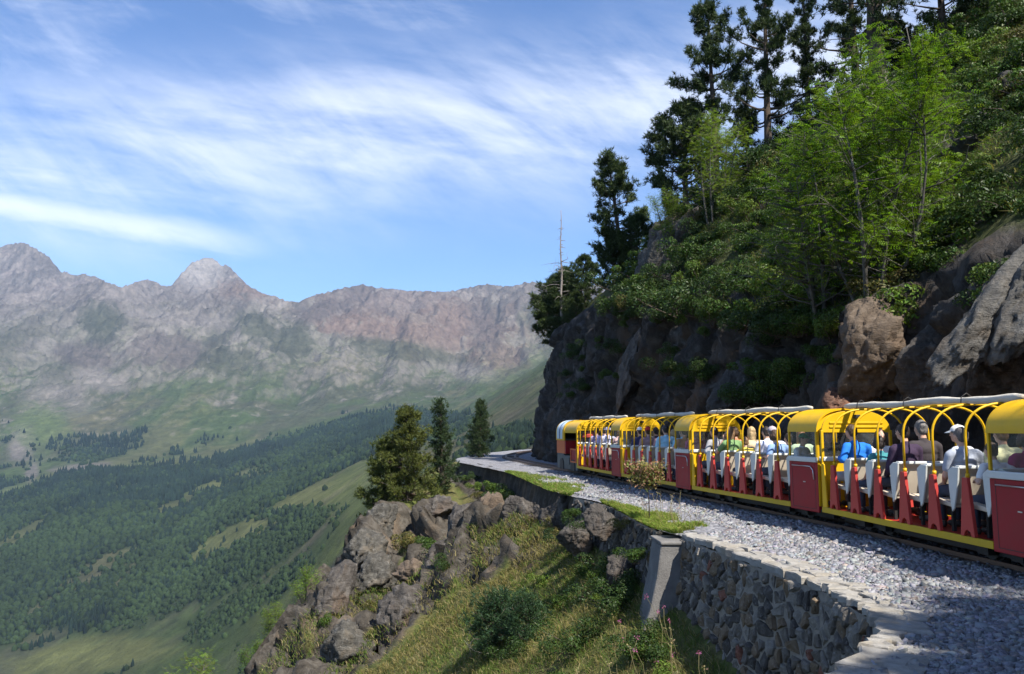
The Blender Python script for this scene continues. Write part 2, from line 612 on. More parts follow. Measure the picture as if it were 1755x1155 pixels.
def build_far():
    cols = np.concatenate([np.linspace(-420, -60, 70)[:-1], np.linspace(-60, 960, 470), np.linspace(960, 1500, 50)[1:]])
    dd = np.concatenate([np.geomspace(70, 700, 45)[:-1], np.geomspace(700, 2400, 140)[:-1], np.linspace(2400, 5300, 260), np.linspace(5300, 7500, 14)[1:]])
    keys = sorted(FAR)
    prof = []
    ld = np.log(dd)
    for k in keys:
        pts = FAR[k]
        d = np.array([p[1] for p in pts], float)
        z = EYE + d * (HOR - np.array([p[0] for p in pts], float)) / FPX
        z0 = z[0]
        d = np.concatenate([[60, d[0] * 0.5], d, [7500]])
        near = -30.0
        z = np.concatenate([[near, near + (z0 - near) * 0.62], z, [z[-1] - 700]])
        prof.append(np.interp(ld, np.log(d), z))
    prof = np.array(prof)
    # smooth across distance a little, and interpolate across columns with a smooth kernel
    Z = np.array([np.interp(cols, keys, prof[:, j]) for j in range(len(dd))])     # (nd, nc)
    def blur(a, n, ax):
        k = np.hanning(n + 2)[1:-1]; k /= k.sum()
        pad = [(0, 0), (0, 0)]; pad[ax] = (n // 2, n // 2)
        b = np.pad(a, pad, mode='edge')
        return np.apply_along_axis(lambda v: np.convolve(v, k, 'valid'), ax, b)
    Z = blur(blur(Z, 15, 1), 7, 0)
    A, D = np.meshgrid(cols, dd)
    X = D * (A - CX) / FPX
    Y = D.copy()
    # skyline exactly where the photograph has it
    sky = np.interp(A, *zip(*SKYLINE))
    rd = np.interp(A, *zip(*RIDGE_D))
    jr = np.argmin(np.abs(dd[:, None] - rd[0][None, :]), 0)
    zb = Z[jr, np.arange(len(cols))]
    want = EYE + rd[0] * (HOR - sky[0]) / FPX
    # relief
    P = np.stack([X.ravel(), Y.ravel(), np.zeros(X.size)], 1)
    warp = np.stack([fbm(P / 420, 3, 5), fbm(P / 420, 3, 9), np.zeros(X.size)], 1) * 110
    big = fbm((P + warp) / 620, 6, 21, gain=0.52, ridged=True).reshape(X.shape)
    mid = fbm((P + warp * 0.6) / 170, 6, 33, gain=0.6, ridged=True).reshape(X.shape)
    fine = fbm(P / 45, 4, 41, gain=0.6).reshape(X.shape)
    # gullies running down the far faces
    Pg = np.stack([(X + 40 * fine).ravel() / 95, Y.ravel() / 520, np.zeros(X.size)], 1)
    gul = fbm(Pg, 5, 55, gain=0.6, ridged=True).reshape(X.shape)
    high = sstep(-20, 420, Z)
    # broad spurs coming down towards the valley
    Ps = np.stack([(X + 90 * big).ravel() / 560, Y.ravel() / 2600, np.full(X.size, 4.2)], 1)
    spur = fbm(Ps, 3, 61, gain=0.45, ridged=True).reshape(X.shape)
    mtn = sstep(2200, 3000, D)
    ridge_w = np.exp(-((D - rd) / 70.0) ** 2)
    amp = (8 + 30 * mtn + 42 * high) * np.clip(D / 1500, 0.12, 1) * (1 - 0.6 * np.exp(-((D - rd) / 45.0) ** 2))
    Z = Z + amp * (0.55 * big + 0.80 * mid) + (2 + 34 * high) * gul * (1 - ridge_w) + (0.8 + 9 * high + 7 * mtn) * fine
    Z = Z + 95 * spur * sstep(2300, 3000, D) * (1 - np.exp(-((D - rd) / 350.0) ** 2))
    # the pyramid and the small knobs standing before the range
    for kx, ky, kd, sl in ((175, 515, 3850, 1.05), (432, 538, 3900, 1.3), (475, 560, 3800, 0.9), (905, 655, 1250, 0.8)):
        cx_, cz_ = kd * (kx - CX) / FPX, EYE + kd * (HOR - ky) / FPX
        dist = np.hypot(X - cx_, (Y - kd) * 0.8)
        Z = np.maximum(Z, cz_ - sl * dist + 16 * mid * sstep(10, 120, dist))
    jr2 = np.arange(len(cols))
    lift = want - Z[jr, jr2]
    jag = 9 * n2(cols / 6.0, cols * 0 + 3.1, 77, 4) + 7 * n2(cols / 2.3, cols * 0 + 1.1, 78, 3)
    Z = Z + (lift + jag)[None, :] * np.exp(-(np.maximum(rd - D, 0) / 420.0) ** 2)
    # steep crags around the two summits
    Z = np.where(D > rd, np.minimum(Z, (want + jag)[None, :] - (D - rd) * 0.7), Z)
    # nothing before the skyline may stick out above it
    lim = EYE + D * (HOR - sky - 1.5) / FPX + jag[None, :]
    Z = np.where(D < rd, np.minimum(Z, lim), Z)
    # land cover
    px, py = project(X, Y, Z)
    gx = np.gradient(Z, axis=1) / np.maximum(np.gradient(X, axis=1), 0.1)
    gy = np.gradient(Z, axis=0) / np.maximum(np.gradient(Y, axis=0), 0.1)
    steep = np.sqrt(gx ** 2 + gy ** 2)
    N1 = n2(X / 300, Y / 300, 91, 5); N2 = n2(X / 60, Y / 60, 92, 5); N3 = n2(X / 140, Y / 420, 93, 5); N4 = n2(X / 22, Y / 22, 94, 4); N5 = n2((X + 30 * N2) / 55, Y / 420, 95, 5); N6 = n2((X + 60 * N2) / 150, Y / 800, 96, 4)
    def c(r, g, b): return np.array([r, g, b])
    grass = c(0.068, 0.098, 0.032); dry = c(0.135, 0.120, 0.058); heath = c(0.068, 0.072, 0.040)
    rock = c(0.118, 0.095, 0.084); pale = c(0.205, 0.180, 0.160); red = c(0.185, 0.128, 0.100); dark = c(0.022, 0.036, 0.017)
    def blend(base, col, w): return base + (col - base) * w[..., None]
    C = np.broadcast_to(grass, X.shape + (3,)).copy()
    C = blend(C, heath, sstep(-0.2, 0.35, N1 + 0.4 * N2))
    C = blend(C, dry, 0.5 * sstep(0.05, 0.45, N3 + 0.3 * N4))
    hi = sstep(580, 490, py + 45 * N1 + 30 * N2)                   # above the grass line
    hi2 = sstep(690, 560, py + 60 * N1 + 40 * N2) * mtn
    C = blend(C, c(0.20, 0.185, 0.13), 0.7 * hi2)
    C = blend(C, rock, np.clip(hi * 1.1, 0, 1) * 0.9)
    C = blend(C, c(0.185, 0.150, 0.135), 0.75 * hi * sstep(-0.05, 0.35, N1))
    # bare outcrops where steep
    out = sstep(0.62, 1.05, steep + 0.30 * N2 + 0.22 * N4) * mtn
    C = blend(C, pale, 0.6 * out)
    spots = sstep(0.20, 0.42, N2 * 0.6 + N4 * 0.75) * sstep(1900, 2600, D) * sstep(860, 780, py) * sstep(-0.1, 0.25, N6 + 0.5 * N1)
    C = blend(C, pale * 0.95, 0.7 * spots)
    C = blend(C, dark * 1.1, 0.6 * sstep(0.25, 0.5, -N2 * 0.7 + N4 * 0.6) * mtn * (1 - hi))
    C = blend(C, pale * 1.05, 0.7 * hi2 * sstep(0.12, 0.45, N5 + 0.2 * N4))
    C = blend(C, c(0.075, 0.066, 0.060), 0.7 * hi2 * sstep(0.10, 0.45, -N5 + 0.25 * N2))
    C = blend(C, heath * 0.75, 0.6 * mtn * (1 - hi) * sstep(0.05, 0.35, N6 + 0.3 * N2))
    def blob(x, y, rx, ry, rot=0.0, n=0.9):
        u, v = px - x, py - y
        cr, sr = math.cos(rot), math.sin(rot)
        u, v = u * cr + v * sr, -u * sr + v * cr
        return sstep(1.15, 0.55, np.sqrt((u / rx) ** 2 + (v / ry) ** 2) + n * N2 + 0.45 * N4)
    C = blend(C, c(0.165, 0.120, 0.098), 0.6 * blob(720, 540, 220, 50, 0.1, 0.6) * mtn)
    for b in ((700, 575, 150, 38, 0.12), (620, 560, 90, 18, 0.0), (850, 610, 60, 45, 0.3), (395, 492, 60, 16, 0.15), (790, 545, 70, 28, 0.3)):
        C = blend(C, red, 0.6 * blob(*b) * mtn)
    for b in ((290, 600, 90, 36, 0.2), (830, 560, 35, 60, -0.3), (150, 610, 70, 26, 0.1), (560, 530, 80, 16, -0.3)):
        C = blend(C, rock * 0.88, 0.75 * blob(*b, 0.35) * mtn)
    for b in ((345, 470, 55, 40, 0), (215, 500, 60, 22, 0), (810, 640, 55, 18, 0.2), (100, 690, 70, 40, 0.1), (170, 650, 60, 20, 0.2), (300, 545, 150, 14, 0.1)):
        C = blend(C, pale, 0.7 * blob(*b, 0.45) * mtn)
    for b in ((175, 545, 45, 34, 0), (440, 560, 45, 28, 0.2), (500, 585, 45, 40, 0.5), (690, 600, 110, 18, 0.15), (390, 620, 60, 28, 0.0)):
        C = blend(C, heath * 0.95, 0.8 * blob(*b, 0.4) * mtn)
    C = blend(C, c(0.30, 0.275, 0.255), 0.8 * blob(345, 462, 48, 34, 0, 0.3) * mtn)
    C = blend(C, pale * 0.9, 0.85 * np.maximum(blob(38, 760, 26, 40, 0.1, 0.3), np.maximum(blob(140, 800, 62, 7, -0.12, 0.3), blob(55, 808, 12, 24, 0.3, 0.3))))
    C = blend(C, c(0.10, 0.135, 0.045), 0.7 * np.maximum(blob(30, 850, 70, 26, -0.1, 0.3), blob(70, 735, 60, 45, 0.1, 0.4)))
    meadow = np.maximum.reduce([blob(390, 925, 110, 26, -0.42, 0.25), blob(560, 845, 130, 22, -0.30, 0.2), blob(150, 1125, 170, 34, -0.1, 0.25), blob(370, 835, 22, 12, 0, 0.3)])
    C = blend(C, c(0.145, 0.155, 0.055), 0.9 * meadow)
    C = blend(C, c(0.135, 0.165, 0.050), 0.85 * np.maximum.reduce([blob(480, 1030, 90, 15, -0.6, 0.2), blob(620, 860, 60, 90, 0.5, 0.35) * 0.8, blob(560, 960, 90, 14, -0.6, 0.2)]))
    nearhill = sstep(1150, 800, D) * (px > 330)
    C = blend(C, rock * 0.8, 0.38 * nearhill * sstep(0.12, 0.35, N4 * 0.7 + 0.5 * N2))
    # where woods grow
    def line(x, pts): return np.interp(x, *zip(*pts))
    top = line(px, [(-400, 790), (0, 825), (60, 822), (170, 805), (330, 800), (420, 772), (520, 745), (600, 722), (660, 712), (720, 712), (800, 722), (900, 735)])
    bot = line(px, [(-400, 1120), (0, 1095), (200, 1075), (330, 1030), (430, 985), (520, 900), (600, 800), (650, 780), (900, 770)])
    F = sstep(-14, 10, py - top + 16 * N2) * sstep(14, -12, py - bot + 30 * N2)
    F = np.maximum(F, 0.9 * blob(440, 960, 190, 30, -0.52, 0.3))
    F = np.maximum(F, 0.8 * blob(420, 1040, 130, 26, -0.55, 0.35))
    F = np.maximum(F, 0.6 * blob(200, 770, 150, 28, 0.0, 0.9))
    F = np.maximum(F, 0.5 * sstep(0.2, 0.5, N2) * sstep(700, 760, py) * (px < 420))
    F = np.clip(F - 0.95 * meadow - 0.5 * blob(30, 850, 70, 26, -0.1, 0.3) - 0.9 * sstep(0.12, 0.4, N3 + 0.35 * N2), 0, 1)
    C = blend(C, dark * 1.4, 0.8 * F)
    C = C * 0.85
    C = np.clip(C * (1 + 0.38 * N4[..., None] + 0.32 * N2[..., None] + 0.2 * N1[..., None]), 0.015, 0.7)
    t = NT('mountain_ground')
    v = t.pos()
    col = t.mix(1.0, t.attr(), t.ramp(t.noise(0.045, 9, 0.7, v), [(0.25, (0.55, 0.57, 0.6)), (0.5, (1, 1, 1)), (0.78, (1.5, 1.47, 1.42))]), 'MULTIPLY')
    b = t.bump(t.noise(0.03, 10, 0.72, v), 1.0, 22.0)
    m = t.principled(col, 0.95, b, spec=0.1)
    V = np.stack([X, Y, Z], -1).reshape(-1, 3)
    me = np_mesh('mountain_terrain', V, grid_faces(*X.shape), [m], False, C.reshape(-1, 3))
    link('mountain_terrain', me, kind='structure')
    return X, Y, Z, F, px, py, dd, cols


FX, FY, FZ, FF, FPXX, FPYY, FDD, FCOLS = build_far()


def far_z(x, y):
    a = CX + FPX * x / y
    j = np.clip(np.searchsorted(FDD, y) - 1, 0, len(FDD) - 2)
    i = np.clip(np.searchsorted(FCOLS, a) - 1, 0, len(FCOLS) - 2)
    u = np.clip((a - FCOLS[i]) / (FCOLS[i + 1] - FCOLS[i]), 0, 1); w = np.clip((y - FDD[j]) / (FDD[j + 1] - FDD[j]), 0, 1)
    return (FZ[j, i] * (1 - u) + FZ[j, i + 1] * u) * (1 - w) + (FZ[j + 1, i] * (1 - u) + FZ[j + 1, i + 1] * u) * w


def build_forest(n=33000):
    rng = np.random.default_rng(5)
    c = (FX[:-1, :-1] + FX[1:, 1:]) / 2, (FY[:-1, :-1] + FY[1:, 1:]) / 2
    area = (FX[:-1, 1:] - FX[:-1, :-1]) * (FY[1:, :-1] - FY[:-1, :-1])
    vis = (FPXX[:-1, :-1] > -120) & (FPXX[:-1, :-1] < 960) & (FPYY[:-1, :-1] < 1230) & (FY[:-1, :-1] > 380) & (FY[:-1, :-1] < 3000)
    w = area * FF[:-1, :-1] ** 1.3 * vis * np.clip(1500 / FY[:-1, :-1], 0.35, 2.2)
    w = w.ravel() / w.sum()
    k = rng.choice(len(w), n, p=w)
    dx = (FX[:-1, 1:] - FX[:-1, :-1]).ravel()[k]; dy = (FY[1:, :-1] - FY[:-1, :-1]).ravel()[k]
    x = c[0].ravel()[k] + (rng.random(n) - .5) * dx; y = c[1].ravel()[k] + (rng.random(n) - .5) * dy
    z = far_z(x, y)
    conifer = rng.random(n) < np.where(y > 1500, 0.75, 0.35)
    patch = n2(x / 130, y / 130, 301, 4)
    conifer = rng.random(n) < np.clip(np.where(y > 1500, .75, .35) + 1.2 * patch, 0.02, .98)
    h = (1 + .5 * patch) * np.where(conifer, rng.uniform(6, 14, n), rng.uniform(4, 11, n)) * np.clip(y / 1300, 0.55, 1.15)
    r = np.where(conifer, h * rng.uniform(.21, .31, n), h * rng.uniform(.44, .66, n))
    SEG = 5
    NR = 2
    an = np.arange(SEG) * 2 * math.pi / SEG
    # rings: (height fraction, radius fraction) for a conifer and a round crown
    rc = [(0.04, 1.0), (.5, .62)]; rb = [(0.12, .9), (.66, .95)]
    V = np.zeros((n, NR * SEG + 1, 3)); ph = rng.random(n) * 6.28
    for q in range(NR):
        hf = np.where(conifer, rc[q][0], rb[q][0]); rf = np.where(conifer, rc[q][1], rb[q][1])
        for s in range(SEG):
            jit = rng.uniform(.72, 1.25, n)
            V[:, q * SEG + s, 0] = x + np.cos(an[s] + ph) * r * rf * jit
            V[:, q * SEG + s, 1] = y + np.sin(an[s] + ph) * r * rf * jit
            V[:, q * SEG + s, 2] = z - 0.5 + h * hf * rng.uniform(.9, 1.1, n)
    V[:, -1, 0] = x; V[:, -1, 1] = y; V[:, -1, 2] = z + h
    f = []
    for q in range(NR - 1):
        for s in range(SEG):
            a, b = q * SEG + s, q * SEG + (s + 1) % SEG
            f += [(a, b, b + SEG), (a, b + SEG, a + SEG)]
    for s in range(SEG): f.append(((NR - 1) * SEG + s, (NR - 1) * SEG + (s + 1) % SEG, NR * SEG))
    f = np.array(f)
    Fc = (f[None] + (np.arange(n) * (NR * SEG + 1))[:, None, None]).reshape(-1, 3)
    cc = np.where(conifer[:, None], np.array([[0.009, 0.017, 0.011]]), np.array([[0.018, 0.030, 0.011]])) * rng.uniform(.75, 1.3, (n, 1)) * (1 + .55 * n2(x / 60, y / 60, 302, 3))[:, None]
    t = NT('forest_canopy')
    m = t.principled(t.mix(1.0, t.attr(), t.ramp(t.noise(0.9, 4, 0.7, t.pos()), [(0.3, (0.6, 0.6, 0.6)), (0.7, (1.4, 1.4, 1.4))]), 'MULTIPLY'), 0.9, spec=0.1)
    me = np_mesh('valley_forest', V.reshape(-1, 3), Fc, [m], False, np.repeat(cc, NR * SEG + 1, 0))
    link('valley_forest', me, label='mixed dark woodland covering the valley sides far below', cat='forest', kind='stuff')


build_forest()


def build_haze():
    mb = MB().box((-6500, -300, -420), (4200, 7700, 1320))
    t = NT('haze_air')
    v = t.node('ShaderNodeVolumePrincipled')
    v.inputs['Color'].default_value = (0.47, 0.69, 1.0, 1)
    v.inputs['Density'].default_value = 0.5e-4
    v.inputs['Anisotropy'].default_value = 0.0
    t.l.new(v.outputs[0], t.out.inputs['Volume'])
    o = mb.obj('haze', t.m, kind='stuff')
    tag(o, 'thin blue haze filling the air over the valley', 'haze')


build_haze()
# ------------------------------------------------------------------ the railway ledge: edge, cliff foot, track centre as functions of Y
EDGE = [(-9, -7.0), (0, -2.6), (3.0, -0.9), (4.6, 0.9), (6.01, 2.26), (7.0, 3.0), (7.83, 3.35), (8.47, 3.42), (9.41, 3.42), (10.82, 3.19), (13.78, 2.77), (15.02, 2.5),
        (19.47, 2.2), (22.47, 1.38), (25.5, 0.9), (32.07, 0.06), (36.5, -0.9), (41.18, -2.1), (46, -3.3), (52, -3.2), (60, -2.0), (70, 1.0), (80, 8.0)]
TRACK = [(-7.0, -4.5), (-3.5, -2.0), (0.2, 0.3), (3.3, 2.4), (5.2, 4.6), (6.1, 7.0), (6.22, 9.3), (6.02, 11.5), (5.72, 14.0), (5.25, 16.8), (4.78, 19.2), (4.3, 21.7), (3.84, 24.4), (3.38, 27.0),
         (2.94, 29.6), (2.43, 32.5), (1.75, 36.0), (0.95, 40.0), (0.25, 44.5), (-0.1, 49.0), (0.15, 54.0), (1.2, 60.0), (3.2, 66.0), (6.6, 72.0), (11.0, 77.0)]


def smooth_poly(pts, n):
    """Catmull-Rom through the points, resampled evenly"""
    P = np.array(pts, float)
    P = np.vstack([2 * P[0] - P[1], P, 2 * P[-1] - P[-2]])
    out = []
    for i in range(1, len(P) - 2):
        p0, p1, p2, p3 = P[i - 1], P[i], P[i + 1], P[i + 2]
        for t in np.linspace(0, 1, 16, endpoint=False):
            out.append(0.5 * ((2 * p1) + (-p0 + p2) * t + (2 * p0 - 5 * p1 + 4 * p2 - p3) * t * t + (-p0 + 3 * p1 - 3 * p2 + p3) * t ** 3))
    out.append(P[-2])
    out = np.array(out)
    s = np.concatenate([[0], np.cumsum(np.linalg.norm(np.diff(out, axis=0), axis=1))])
    q = np.linspace(0, s[-1], n)
    return np.stack([np.interp(q, s, out[:, k]) for k in range(out.shape[1])], 1), q


TR, TRS = smooth_poly(TRACK, 700)
EY, EX = np.array([e[0] for e in EDGE]), np.array([e[1] for e in EDGE])
_eg, _ = smooth_poly([(x, y) for y, x in EDGE], 800)
_eo = np.argsort(_eg[:, 1])


def edge_x(Y): return np.interp(Y, _eg[_eo, 1], _eg[_eo, 0])


def track_x(Y): return np.interp(Y, TR[:, 1], TR[:, 0])


FOOT = [(-9, -4.5), (-2.0, 3.8), (2.0, 6.8), (6.0, 8.1), (9.5, 8.0), (14, 7.35), (19.2, 6.35), (24.4, 5.35), (29.6, 4.5), (36, 3.35), (42, 2.3), (47, 1.65), (51, 1.65), (56, 2.4), (62, 4.4), (70, 9.0), (80, 18.0)]
_ft, _ = smooth_poly([(x, y) for y, x in FOOT], 700)


def foot_x(Y): return np.interp(Y, _ft[:, 1], _ft[:, 0])


# ------------------------------------------------------------------ materials of the ground
M_ROCK = rockmat('cliff_rock', (0.028, 0.025, 0.022), (0.075, 0.066, 0.058), (0.16, 0.146, 0.13), (0.105, 0.072, 0.048), 1.0, 0.5, 0.9, (1.0, 1.0, 0.55))
M_ROCKT = rockmat('tan_rock', (0.055, 0.041, 0.030), (0.115, 0.085, 0.060), (0.165, 0.13, 0.098), (0.135, 0.09, 0.058), 1.3, 0.2, 0.7)
M_SLAB = rockmat('sunlit_grey_slab', (0.045, 0.042, 0.037), (0.115, 0.108, 0.096), (0.22, 0.21, 0.19), (0.115, 0.088, 0.062), 1.2, 0.4, 0.9)
M_ROCKG = rockmat('grey_lichen_rock', (0.026, 0.024, 0.020), (0.072, 0.067, 0.057), (0.165, 0.155, 0.136), (0.14, 0.115, 0.085), 1.4, 0.6, 0.9)
M_ROCKR = rockmat('rusty_rock', (0.06, 0.035, 0.025), (0.12, 0.065, 0.045), (0.27, 0.18, 0.13), (0.25, 0.11, 0.06), 1.4, 0.15, 0.7)


def soil_material():
    t = NT('grassy_soil')
    v = t.pos()
    a = t.noise(0.9, 8, 0.65, v); b = t.noise(6, 8, 0.7, v)
    c = t.ramp(b, [(0.25, (0.035, 0.028, 0.018)), (0.5, (0.075, 0.075, 0.028)), (0.75, (0.13, 0.115, 0.05))])
    c = t.mix(t.step(a, 0.42, 0.62), c, t.ramp(b, [(0.3, (0.04, 0.055, 0.018)), (0.7, (0.095, 0.12, 0.03))]))
    return t.principled(c, 0.95, t.bump(t.noise(18, 8, 0.7, v), 0.9, 0.06), spec=0.1)


M_SOIL = soil_material()


def ballast_material():
    t = NT('slate_ballast')
    v = t.pos()
    cellc = t.node('ShaderNodeTexVoronoi'); cellc.inputs['Scale'].default_value = 13; t.l.new(v, cellc.inputs['Vector'])
    c = t.ramp(cellc.outputs['Color'], [(0.1, (0.11, 0.11, 0.12)), (0.5, (0.20, 0.20, 0.215)), (0.9, (0.30, 0.295, 0.31))])
    c = t.mix(t.math('MULTIPLY', t.step(t.noise(1.3, 6, 0.6, v), 0.5, 0.7), 0.4), c, (0.22, 0.195, 0.16))
    h = t.madd(t.noise(30, 5, 0.6, v), 0.4, t.math('SUBTRACT', 1.0, cellc.outputs['Distance']))
    return t.principled(c, 0.8, t.bump(h, 1.0, 0.05), spec=0.3)


M_BALLAST = ballast_material()


def nearest_edge_dist(x, y):
    return x - edge_x(y)


def build_bed():
    ys = np.concatenate([np.arange(-8.5, 24, 0.2), np.arange(24, 80, 0.5)])
    us = np.linspace(0, 1, 48)
    Yg, U = np.meshgrid(ys, us, indexing='ij')
    e, f = edge_x(Yg) + 0.06, foot_x(Yg) + 0.5
    X = e + (f - e) * U
    Z = 0.025 * n2(X * 1.1, Yg * 1.1, 3, 4) + 0.012 * n2(X * 5, Yg * 5, 4, 3) - 0.05 * sstep(0.06, 0.0, U)
    d = np.abs(X - track_x(Yg))
    Z += 0.045 * sstep(1.0, 0.55, d)
    me = np_mesh('track_bed', np.stack([X, Yg, Z], -1).reshape(-1, 3), grid_faces(*X.shape), [M_BALLAST], True)
    link('track_bed', me, kind='structure')


build_bed()


def bed_z(x, y):
    return 0.025 * n2(x * 1.1, y * 1.1, 3, 4) + 0.045 * sstep(1.0, 0.55, np.abs(x - track_x(y)))


def build_chips():
    """angular slate chips lying on the ledge"""
    rng = np.random.default_rng(11)
    n = 56000
    # more of them close to the viewer
    y = 5.0 + 27.0 * rng.random(n) ** 2.1
    u = rng.random(n)
    e, tr = edge_x(y) + 0.24, track_x(y) + 0.75
    x = e + (tr - e) * u
    keep = ~((y > 13.6) & (y < 19) & (x < edge_x(y) + 0.2 + 1.0 * sstep(13.4, 14.5, y) * sstep(18.5, 16.5, y)))
    keep &= (n2(x * 0.9, y * 0.9, 8, 3) > -0.45) | (y < 12)
    x, y = x[keep], y[keep]; n = len(x)
    s = rng.uniform(0.011, 0.036, n) * (1 + (y - 5) * 0.030) * np.where(rng.random(n) < .10, 1.7, 1)
    z = bed_z(x, y) + s * 0.16
    K = 4
    a0 = rng.random(n) * 6.28
    tilt = rng.normal(0, 0.30, (n, 2))
    th = s * rng.uniform(.16, .36, n)
    V = np.zeros((n, 2 * K, 3))
    asp = rng.uniform(.5, 1.0, n)
    for k in range(K):
        a = 2 * math.pi * (k + rng.uniform(-.3, .3, n)) / K
        r = s * rng.uniform(.75, 1.2, n)
        lx, ly = np.cos(a) * r, np.sin(a) * r * asp
        gx, gy = lx * np.cos(a0) - ly * np.sin(a0), lx * np.sin(a0) + ly * np.cos(a0)
        dz = gx * tilt[:, 0] + gy * tilt[:, 1]
        V[:, k] = np.stack([x + gx, y + gy, z + dz - th], 1)
        V[:, K + k] = np.stack([x + gx * .9, y + gy * .9, z + dz + th * rng.uniform(.6, 1.2, n)], 1)
    f = [(K, K + 1, K + 2), (K, K + 2, K + 3)]
    for k in range(K):
        k2 = (k + 1) % K
        f += [(k, k2, K + k2), (k, K + k2, K + k)]
    F = (np.array(f)[None] + (np.arange(n) * 2 * K)[:, None, None]).reshape(-1, 3)
    c = np.array([[0.205, 0.205, 0.215]]) * rng.uniform(.5, 1.5, (n, 1)) * (1 + rng.normal(0, .05, (n, 3)))
    c[rng.random(n) < .1] *= np.array([1.15, .98, .78])
    t = NT('slate_chip')
    m = t.principled(t.mix(t.math('MULTIPLY', t.noise(60, 5, .6, t.pos()), .35), t.attr(), (0.12, 0.12, 0.13)), 0.62, t.bump(t.noise(120, 4, .6, t.pos()), .3, .004), spec=.45)
    me = np_mesh('slate_gravel', V.reshape(-1, 3), F, [m], False, np.repeat(np.clip(c, .03, .6), 2 * K, 0))
    link('slate_gravel', me, label='loose grey slate gravel spread beside the rails', cat='gravel', kind='stuff')


build_chips()

# ------------------------------------------------------------------ hillside above the track
HC = [(-9, 3.0), (4, 3.6), (10, 3.9), (15, 4.0), (20, 4.1), (25, 5.2), (30, 6.5), (36, 7.2), (44, 6.8), (50, 6.2), (56, 5.0), (80, 4.0)]
CREST = [(1.0, 52.0), (6.5, 37.5), (13.8, 31.5), (17.5, 29.5), (34, 24)]


def crest_y(x): return np.interp(x, *zip(*CREST))


def hill_h(X, Y):
    """height of the hillside above the cliff lip"""
    o = np.maximum(X - foot_x(Y) - 0.9, 0)
    hc = np.interp(Y, *zip(*HC))
    z = hc + 1.18 * o - 0.022 * o ** 2
    z = np.where(o > 18, hc + 1.18 * 18 - 0.022 * 324 + 0.4 * (o - 18), z)
    beyond = np.maximum(Y - crest_y(X), 0)
    z = z - 0.9 * beyond * sstep(0, 4, beyond) * sstep(0.0, 3.0, o)
    z = z + 0.55 * n2(X * 0.22, Y * 0.22, 61, 4) * sstep(0, 2, o) + 0.22 * n2(X * 0.9, Y * 0.9, 62, 4) * sstep(0, 1.5, o)
    return z


def facets(P, big=1.1, seed=0):
    """blocky rock relief; P in metres"""
    Q = P.copy()
    # tilt the strata: slabs lean up to the right
    c, s = math.cos(0.5), math.sin(0.5)
    Q[:, 1], Q[:, 2] = P[:, 1] * c + P[:, 2] * s, -P[:, 1] * s + P[:, 2] * c
    Q[:, 2] *= 0.45
    Q += 0.25 * np.stack([fbm(P * 0.9, 3, 1), fbm(P * 0.9, 3, 2), fbm(P * 0.9, 3, 3)], 1)
    off, rnd, f1, f2 = cells(Q / big, seed)
    d = (rnd[:, 0] - 0.5) * 0.9 + ((rnd - 0.5) * off).sum(1) * 1.2
    d -= 0.22 * sstep(0.10, 0.0, f2 - f1)
    off, rnd, f1, f2 = cells(Q / (big * 0.36), seed + 50)
    d2 = (rnd[:, 0] - 0.5) * 0.7 + ((rnd - 0.5) * off).sum(1) * 1.3 - 0.2 * sstep(0.12, 0.0, f2 - f1)
    off, rnd, f1, f2 = cells(Q / (big * 0.15), seed + 90)
    d3 = (rnd[:, 0] - 0.5) * 0.8 + ((rnd - 0.5) * off).sum(1) * 1.2
    # deep upright crevices
    Qc = np.stack([P[:, 0] * 0.3, Q[:, 1] * 1.1, Q[:, 2] * 0.45], 1)
    cr = fbm(Qc, 4, seed + 70, ridged=True)
    return d * big * 0.5 + d2 * big * 0.20 + d3 * big * 0.07 + 0.10 * big * fbm(P * 2.2 / big, 4, seed + 9) - 0.55 * sstep(0.45, 0.75, cr)


